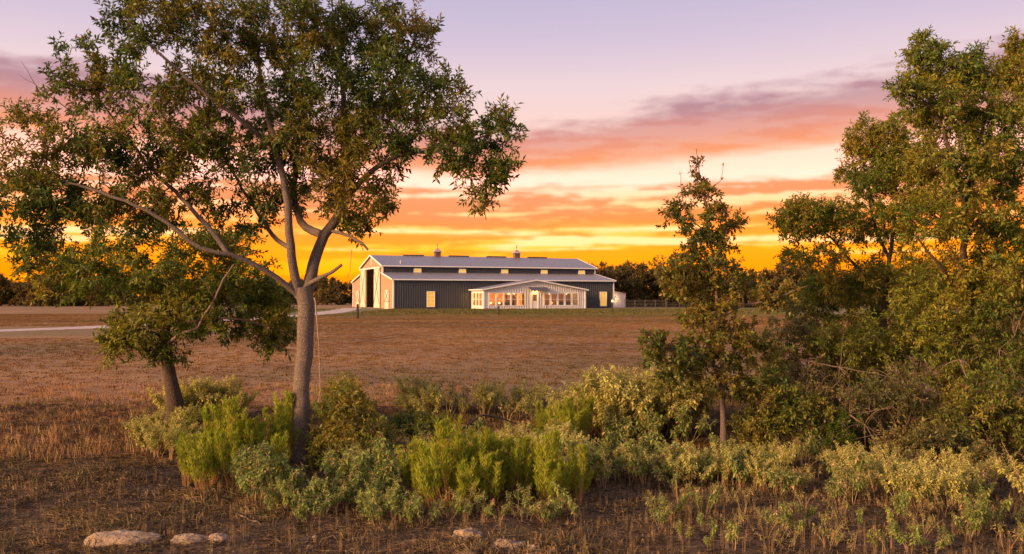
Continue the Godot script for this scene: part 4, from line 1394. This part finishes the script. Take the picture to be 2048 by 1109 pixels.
func make_thicket() -> void:
	var y := {"cols": [Color(0.14, 0.2, 0.026), Color(0.22, 0.27, 0.03), Color(0.32, 0.33, 0.035), Color(0.42, 0.34, 0.045)], "shoots": 4, "shoot": 0.12, "per": 11, "long": 0.04, "slim": 0.38, "bark": Color(0.17, 0.11, 0.08), "twig_col": Color(0.24, 0.15, 0.1), "dry": 0.06, "bare": 0.06, "dense": 1.9}
	var ol := y.duplicate(); ol.cols = [Color(0.095, 0.15, 0.024), Color(0.15, 0.2, 0.03), Color(0.22, 0.235, 0.035), Color(0.3, 0.25, 0.045)]; ol.long = 0.044
	var gr := y.duplicate(); gr.cols = GREYGREEN; gr.long = 0.042; gr.bare = 0.12
	var bare := y.duplicate(); bare.bare = 0.62; bare.cols = GREYGREEN; bare.twig = 0.0022; bare.twig_col = Color(0.3, 0.19, 0.14)
	bush("thicket_shrub", "yellow-green shrub at the thicket's far left behind the sapling", 1600, 872, 5, [[1600, 660, 70, 45, 0.0, 0.5, 34], [1560, 740, 60, 50, 0.1, 0.5, 30], [1640, 720, 60, 50, 0.0, 0.5, 30]], gr, 301, M.leaf)
	bush("thicket_shrub", "bright yellow shrub low under the leaning tree", 1680, 880, 6, [[1655, 690, 65, 40, 0.0, 0.5, 36], [1720, 670, 60, 50, 0.0, 0.5, 34], [1690, 760, 80, 50, 0.1, 0.5, 34]], y, 302, M.leaf)
	bush("thicket_shrub", "green shrub between the leaning tree and the edge tree", 1830, 884, 6, [[1840, 620, 80, 60, 0.1, 0.6, 48], [1820, 710, 90, 60, 0.0, 0.6, 44], [1890, 680, 70, 60, 0.0, 0.5, 36]], y, 303, M.leaf)
	bush("thicket_shrub", "tall olive shrub at the right edge under the edge tree", 1990, 892, 7, [[1990, 640, 90, 60, 0.0, 0.6, 46], [2040, 720, 70, 70, 0.0, 0.6, 40], [1950, 740, 80, 60, 0.0, 0.6, 40]], ol, 304, M.leaf)
	bush("thicket_shrub", "dense olive shrub low at the right edge", 2000, 925, 7, [[1990, 800, 80, 60, 0.0, 0.4, 44], [2050, 850, 60, 60, 0.0, 0.4, 34], [1920, 850, 70, 60, 0.0, 0.4, 38]], ol, 305, M.leaf)
	bush("thicket_shrub", "twiggy half-bare shrub in the middle of the thicket", 1800, 915, 8, [[1790, 790, 90, 60, 0.0, 0.4, 60], [1850, 840, 70, 50, 0.0, 0.4, 40], [1720, 820, 60, 50, 0.0, 0.4, 36]], bare, 306, M.leaf)
	bush("thicket_shrub", "olive shrub just right of the sapling's stem", 1550, 905, 6, [[1540, 800, 70, 60, 0.0, 0.4, 40], [1600, 830, 60, 50, 0.0, 0.4, 34], [1510, 860, 40, 35, 0.0, 0.3, 18]], ol, 307, M.leaf)
	bush("thicket_shrub", "half-bare tangle of grey twigs beside the small juniper", 1640, 900, 7, [[1640, 780, 60, 60, 0.0, 0.4, 46], [1700, 860, 50, 40, 0.0, 0.3, 28]], bare, 308, M.leaf)
	bush("thicket_shrub", "grey-green shrub before the dark hollow of the thicket", 1870, 940, 5, [[1860, 890, 60, 35, 0.0, 0.3, 28], [1930, 910, 55, 35, 0.0, 0.3, 26], [1800, 900, 50, 30, 0.0, 0.3, 22]], gr, 309, M.leaf)
	bush("thicket_shrub", "olive shrub filling the gap behind the leaning tree's stem", 1740, 850, 6, [[1700, 620, 80, 50, 0.3, 0.5, 34], [1780, 640, 80, 60, 0.3, 0.5, 36], [1620, 610, 60, 36, 0.3, 0.4, 22], [1740, 720, 90, 60, 0.3, 0.5, 36]], ol, 321, M.leaf)
	bush("thicket_shrub", "yellow-green shrub deep behind the right edge tree", 1930, 850, 6, [[1900, 600, 90, 60, 0.3, 0.6, 40], [2000, 620, 90, 70, 0.3, 0.6, 40], [1950, 720, 100, 70, 0.3, 0.6, 40]], y, 322, M.leaf)
	bush("thicket_shrub", "dim shrub in the thicket's lower middle behind the twigs", 1780, 880, 6, [[1760, 800, 90, 55, 0.2, 0.4, 36], [1860, 810, 80, 60, 0.2, 0.4, 36], [1680, 820, 60, 40, 0.2, 0.4, 22]], ol, 323, M.leaf)
	var ju := {"cols": [Color(0.07, 0.12, 0.015), Color(0.11, 0.17, 0.02), Color(0.16, 0.21, 0.025)], "shoots": 7, "shoot": 0.06, "per": 16, "long": 0.022, "slim": 0.3, "bark": Color(0.12, 0.08, 0.06), "up": 0.6}
	bush("small_juniper", "small bright green cone-shaped juniper before the thicket", 1682, 915, 3, [[1682, 890, 36, 22, 0.0, 0.16, 40], [1684, 862, 26, 22, 0.0, 0.12, 30], [1686, 836, 12, 16, 0.0, 0.06, 12]], ju, 310, M.leaf)
	# dark shrubs right of the big trunk
	var dk := ol.duplicate(); dk.long = 0.042; dk.dry = 0.08
	bush("dark_shrub", "dense dark green shrub just right of the big grey trunk", 700, 935, 7, [[690, 820, 55, 45, 0.1, 0.35, 44], [720, 880, 55, 45, 0.0, 0.35, 48], [660, 890, 45, 50, 0.1, 0.35, 36], [745, 900, 30, 30, 0.0, 0.25, 18]], dk, 311, M.leaf)
	bush("dark_shrub", "taller yellow-tipped shrub behind the dark shrub", 690, 880, 5, [[680, 790, 40, 30, 0.0, 0.3, 30], [700, 830, 50, 35, 0.0, 0.3, 26]], y, 312, M.leaf)
	bush("dark_shrub", "low dark shrub on the left lip of the gully", 830, 872, 5, [[820, 848, 55, 18, 0.0, 0.4, 34], [870, 846, 35, 14, 0.0, 0.3, 18]], dk, 313, M.leaf)
	bush("dark_shrub", "small dark shrub between the two left trunks", 400, 885, 4, [[400, 850, 24, 24, 0.0, 0.25, 24]], dk, 314, M.leaf)
	bush("dark_shrub", "olive shrub left of the big trunk", 560, 905, 5, [[560, 860, 40, 30, 0.0, 0.3, 30]], gr, 315, M.leaf)

func make_far_trees() -> void:
	var protos := []
	for k in 5:
		rng.seed = 500 + k
		var root := Node3D.new()
		root.name = "oak_tree"
		add_child(root)
		var h := 5.6
		var limbs := [[[Vector3(0, -0.1, 0), Vector3(0.1, 1.0, 0), Vector3(0.2, 2.2, 0.1)], 0.2, 0.12]]
		var bl := []
		for q in 9:
			var a := TAU * q / 9.0 + rng.randf()
			var rr := rng.randf_range(0.6, 2.2)
			var c := Vector3(cos(a) * rr, rng.randf_range(1.6, h - 1.0), sin(a) * rr)
			bl.append([c, Vector3(1.1, 0.8, 1.1) * rng.randf_range(0.8, 1.2), 14])
			if q % 2 == 0:
				limbs.append([[Vector3(0.15, 1.6, 0.05), c * Vector3(0.5, 0.75, 0.5), c], 0.08, 0.03])
		for q in 6:
			var a := TAU * q / 6.0 + rng.randf()
			bl.append([Vector3(cos(a) * 2.0, rng.randf_range(0.5, 1.2), sin(a) * 2.0), Vector3(1.0, 0.7, 1.0), 8])
		grow(root, limbs, bl, {"cols": [Color(0.085, 0.08, 0.022), Color(0.13, 0.105, 0.028), Color(0.18, 0.125, 0.034)], "shoots": 3, "shoot": 0.5, "per": 7, "dense": 1.0, "long": 0.3, "slim": 0.55, "bark": Color(0.09, 0.07, 0.06), "twig": 0.008, "dry": 0.02}, M.bark, M.leaf_far)
		remove_child(root)
		protos.append(root)
	rng.seed = 600
	var lines := [
		[-60.0, 235.0, 146.0, 16, "dark oak in the far line left of the big trunk", "far oaks at the left", 0.95],
		[240.0, 720.0, 168.0, 18, "dark oak in the far line between big trunk and barn", "far oaks beyond the barn's gable", 1.05],
		[1160.0, 1345.0, 140.0, 9, "dark oak behind the pipe fence right of the barn", "far oaks right of the barn", 1.25],
		[1330.0, 1700.0, 128.0, 15, "dark oak in the far line behind the sapling", "far oaks behind the sapling", 1.15],
		[1700.0, 2120.0, 126.0, 13, "dark oak in the far line behind the right thicket", "far oaks behind the thicket", 1.2],
	]
	for l in lines:
		for k in l[3]:
			var u: float = lerpf(l[0], l[1], (k + rng.randf_range(0.1, 0.9)) / l[3])
			var far: float = l[2] + rng.randf_range(-4, 9)
			var p := spot(u, 594, far)
			p.y = 0.0
			var s: float = l[6] * rng.randf_range(0.8, 1.12)
			copy_of(protos[rng.randi() % 5], p, rng.randf() * TAU, Vector3(s * 1.1, s, s * 1.1), l[4], "tree", l[5])
	for p in protos:
		p.free()

func make_materials() -> void:
	var fine := noise_tex(0.05, Color(0.62, 0.6, 0.58), Color(1, 1, 1), 3, 5, 512)
	var rough := noise_tex(0.03, Color(0.55, 0.52, 0.5), Color(1, 1, 1), 9, 6, 512)
	var barkt := noise_tex(0.025, Color(0.4, 0.38, 0.37), Color(1, 1, 1), 14, 6, 512)
	M.soil = grain(mat(Color.WHITE, 0.95, 0.0, true), rough, Vector3(0.9, 0.9, 0.9), 3.0)
	M.gravel = grain(mat(Color.WHITE, 0.9, 0.0, true), fine, Vector3(0.7, 0.7, 0.7), 1.0)
	var crack := noise_tex(0.045, Color(0.34, 0.31, 0.3), Color(1, 1, 1), 15, 5, 512, Color(0.78, 0.76, 0.75))
	crack.noise.noise_type = FastNoiseLite.TYPE_CELLULAR
	crack.noise.cellular_return_type = FastNoiseLite.RETURN_DISTANCE2_SUB
	crack.noise.domain_warp_enabled = true
	crack.noise.domain_warp_amplitude = 18.0
	crack.noise.domain_warp_frequency = 0.02
	M.bark = grain(mat(Color.WHITE, 0.95, 0.0, true), crack, Vector3(4.2, 1.5, 4.2), 1.3)
	M.bark_grey = grain(mat(Color.WHITE, 0.9, 0.0, true), barkt, Vector3(6.0, 6.0, 6.0), 0.6)
	M.stem = mat(Color.WHITE, 0.8, 0.0, true)
	M.leaf = leafy(Color(0.95, 0.85, 0.4), 0.5)
	M.leaf_far = leafy(Color(0.8, 0.6, 0.25), 0.7)
	M.croton = leafy(Color(0.6, 0.58, 0.4), 0.8)
	M.feather = leafy(Color(0.7, 0.7, 0.4), 0.7)
	M.stone = grain(mat(Color(0.38, 0.28, 0.19), 0.95), noise_tex(0.02, Color(0.5, 0.46, 0.42), Color(1, 1, 1), 33, 6, 512), Vector3(3.5, 3.5, 3.5), 1.6)
	M.charcoal = grain(mat(Color(0.05, 0.052, 0.066), 0.5, 0.1), fine, Vector3(0.4, 0.4, 0.4))
	M.tan = grain(mat(Color(0.5, 0.31, 0.195), 0.6), fine, Vector3(0.4, 0.4, 0.4))
	M.stone_white = grain(mat(Color(0.8, 0.75, 0.73), 0.6), fine, Vector3(0.5, 0.5, 0.5))
	M.roof = grain(mat(Color(0.24, 0.235, 0.27), 0.45, 0.3), fine, Vector3(0.25, 0.25, 0.25))
	M.white = mat(Color(0.74, 0.7, 0.67), 0.55)
	M.cream = mat(Color(0.6, 0.52, 0.42), 0.6)
	M.brace = mat(Color(0.2, 0.15, 0.12), 0.7)
	M.brown = grain(mat(Color(0.26, 0.15, 0.09), 0.8), fine, Vector3(0.5, 0.5, 0.5))
	M.dark_wood = mat(Color(0.09, 0.055, 0.035), 0.8)
	M.concrete = grain(mat(Color(0.36, 0.32, 0.29), 0.9), fine, Vector3(0.3, 0.3, 0.3))
	M.copper = mat(Color(0.46, 0.3, 0.26), 0.5, 0.3)
	M.copper_dark = mat(Color(0.15, 0.09, 0.075), 0.6)
	M.awning = mat(Color(0.1, 0.1, 0.12), 0.5, 0.2)
	M.amber = mat(Color(0.5, 0.26, 0.07), 0.8)
	M.leather = mat(Color(0.08, 0.04, 0.025), 0.6)
	M.pipe = mat(Color(0.06, 0.05, 0.048), 0.7, 0.0)
	M.bulb = glow(Color(1.0, 0.68, 0.28), 1.1)
	M.lit = glow(Color(0.95, 0.55, 0.09), 0.56)
	M.lit2 = glow(Color(0.95, 0.46, 0.05), 0.54)
	M.pane = mat(Color(0.9, 0.9, 0.9, 1.0), 0.03)
	M.pane.transparency = BaseMaterial3D.TRANSPARENCY_ALPHA
	M.pane.albedo_color = Color(0.9, 0.9, 0.9, 0.06)

# ---------------------------------------------------------------- scene
func _ready() -> void:
	rng.seed = 1
	var cam := Camera3D.new()
	cam.name = "camera"
	cam.fov = rad_to_deg(2.0 * atan(554.5 / FOCAL))
	cam.near = 0.1
	cam.far = 6000.0
	cam.position = Vector3(0, EYE, 0)
	cam.rotation.x = TILT
	add_child(cam)
	var env := Environment.new()
	env.background_mode = Environment.BG_SKY
	var pano := PanoramaSkyMaterial.new()
	pano.panorama = make_sky()
	env.sky = Sky.new()
	env.sky.sky_material = pano
	env.tonemap_mode = Environment.TONE_MAPPER_LINEAR
	env.tonemap_exposure = 1.7
	env.sdfgi_enabled = true
	env.ssao_enabled = true
	env.ssil_enabled = true
	var we := WorldEnvironment.new()
	we.name = "world_environment"
	we.environment = env
	add_child(we)
	# the last low, soft light comes in from the left
	var sun := DirectionalLight3D.new()
	sun.name = "sun"
	sun.light_energy = 1.6
	sun.light_angular_distance = 14.0
	sun.light_color = Color(1.0, 0.58, 0.27).linear_to_srgb()
	sun.shadow_enabled = true
	add_child(sun)
	sun.look_at_from_position(Vector3(-0.8, 0.25, 0.52) * 10.0, Vector3.ZERO)

	ground_noise.seed = 4; ground_noise.frequency = 0.35; ground_noise.fractal_octaves = 3
	patch_noise.seed = 8; patch_noise.frequency = 0.16; patch_noise.fractal_octaves = 4
	streak_noise.seed = 15; streak_noise.frequency = 0.12; streak_noise.fractal_octaves = 4
	make_materials()
	make_ground()
	make_path()
	make_barn()
	make_sunroom()
	furniture()
	post("fence_post", "short dark wooden post before the open barn doors", on_ground(714.6, 638), 1.02, 0.085, false)
	post("fence_post", "short dark post before the sunroom's left windows", on_ground(996.8, 630), 0.74, 0.07, false)
	post("fence_post", "slim dark post before the sunroom's right windows", on_ground(1094, 619.6), 1.25, 0.05, false)
	post("lamp_post", "short dark post with a lit lamp before the barn's far corner", on_ground(1225, 624.7), 0.95, 0.09, true)
	pipe_fence("grey pipe fence of six rails right of the shed", spot(1250, 594, 116.0) * Vector3(1, 0, 1), spot(1332, 594, 114.0) * Vector3(1, 0, 1), 1.12, 6, 5)
	pipe_fence("lower grey pipe fence running on behind the sapling", spot(1334, 594, 114.0) * Vector3(1, 0, 1), spot(1460, 594, 112.0) * Vector3(1, 0, 1), 0.8, 4, 6)
	make_far_trees()
	make_trees()
	make_thicket()
	make_low_plants()
	rng.seed = 900
	stone(on_ground(245, 1086), Vector3(0.23, 0.075, 0.12), 0.1, "long flat limestone rock at the bottom left", 1)
	stone(on_ground(378, 1084), Vector3(0.115, 0.058, 0.08), 0.3, "rounded limestone rock beside the long flat rock", 2)
	stone(on_ground(434, 1082), Vector3(0.07, 0.05, 0.06), -0.2, "small limestone rock touching the rounded rock", 3)
	stone(on_ground(936, 1080), Vector3(0.09, 0.06, 0.075), 0.4, "lumpy pale rock before the feathery clump", 4, 0.6)
	stone(on_ground(1015, 1102), Vector3(0.095, 0.048, 0.07), 0.0, "low pink rock right of the lumpy pale rock", 5, 0.5)
	stone(on_ground(1066, 1106), Vector3(0.04, 0.045, 0.04), 0.0, "knobbly small rock right of the low pink rock", 6, 0.5)
	stone(on_ground(930, 1122), Vector3(0.075, 0.04, 0.06), 0.0, "rock cut by the picture's bottom edge left of its neighbour", 7)
	stone(on_ground(1058, 1120), Vector3(0.05, 0.04, 0.05), 0.0, "rock cut by the bottom edge below the knobbly rock", 8)
	stone(on_ground(630, 1076), Vector3(0.016, 0.014, 0.016), 0.0, "pebble-sized white stone below the big trunk", 9)
	# dead wood
	dead_wood("dark dead branch arching over the gully", [[spots([[900, 872, 9.9], [935, 850, 10.0], [965, 832, 10.1], [1000, 836, 10.2], [1040, 850, 10.3]]), 0.016, 0.008], [spots([[1040, 850, 10.3], [1056, 835, 10.4], [1068, 822, 10.4]]), 0.01, 0.004], [spots([[945, 845, 10.0], [925, 868, 10.0], [905, 886, 9.9]]), 0.009, 0.005]], Color(0.07, 0.05, 0.045))
	dead_wood("grey dead limb rising in front of the small tree's crown", [[spots([[332, 692, 10.3], [360, 668, 9.95], [395, 656, 9.85], [408, 630, 9.8], [428, 600, 9.8], [446, 560, 9.8], [468, 530, 9.85]]), 0.022, 0.011], [spots([[395, 656, 9.85], [385, 640, 9.8], [362, 628, 9.8]]), 0.006, 0.003], [spots([[428, 600, 9.8], [405, 560, 9.7], [380, 540, 9.7]]), 0.006, 0.002]], Color(0.26, 0.19, 0.15))
	dead_wood("pale fallen stick in front of the left feathery clump", [[[on_ground(472, 1026) + Vector3(0, 0.02, 0), on_ground(490, 1036) + Vector3(0, 0.015, 0), on_ground(512, 1048) + Vector3(0, 0.01, 0)], 0.006, 0.004]], Color(0.34, 0.26, 0.22))
	dead_wood("forked dry twig on the soil left of the lumpy rock", [[[on_ground(695, 1084) + Vector3(0, 0.01, 0), on_ground(730, 1080) + Vector3(0, 0.015, 0), on_ground(755, 1072) + Vector3(0, 0.02, 0)], 0.004, 0.002], [[on_ground(730, 1080) + Vector3(0, 0.015, 0), on_ground(742, 1084) + Vector3(0, 0.02, 0)], 0.003, 0.001]], Color(0.3, 0.22, 0.17))
	dead_wood("long thin vine hanging beside the big trunk", [[spots([[628, 595, 8.1], [634, 640, 8.1], [638, 700, 8.1], [640, 760, 8.1], [638, 800, 8.1], [633, 826, 8.1]]), 0.0065, 0.004]], Color(0.42, 0.3, 0.22), "hanging_vine")
	dead_wood("thin bare twig hanging before the barn's open doors", [[spots([[703, 500, 8.0], [700, 540, 8.0], [694, 560, 8.0], [698, 580, 8.0], [718, 600, 8.0]]), 0.003, 0.0012]], Color(0.28, 0.2, 0.15), "hanging_twig")
	dead_wood("bare thin twigs poking out at the crown's left edge", [[spots([[95, 190, 8.1], [70, 168, 8.1], [52, 140, 8.1], [42, 122, 8.1]]), 0.004, 0.0015], [spots([[70, 168, 8.1], [48, 158, 8.1], [38, 148, 8.1]]), 0.002, 0.001], [spots([[95, 190, 8.1], [150, 230, 8.15]]), 0.004, 0.005]], Color(0.12, 0.08, 0.07))
	for q in [["bent dead limb at the thicket's right edge", [[2060, 600, 9.0], [2040, 640, 8.9], [2030, 670, 8.9], [2000, 700, 8.9]]], ["arching dark dead limb across the thicket", [[1600, 720, 9.0], [1680, 735, 8.9], [1780, 755, 8.9], [1860, 790, 9.0]]], ["grey fallen limb low in the thicket", [[1700, 830, 8.5], [1730, 850, 8.4], [1760, 870, 8.4]]], ["slanting dead stem in the thicket's right half", [[1920, 720, 8.8], [1950, 800, 8.7], [1975, 870, 8.6]]]]:
		var pts := spots(q[1])
		var lines := [[pts, 0.008, 0.003]]
		for k in 14:
			var a: Vector3 = pts[rng.randi() % pts.size()]
			var e := a + rand_dir() * rng.randf_range(0.12, 0.4) + Vector3(0, 0.05, 0.05)
			lines.append([[a, a.lerp(e, 0.5) + rand_dir() * 0.05, e], 0.004, 0.0014])
		dead_wood(q[0], lines, Color(0.22, 0.15, 0.11))
	make_grass()
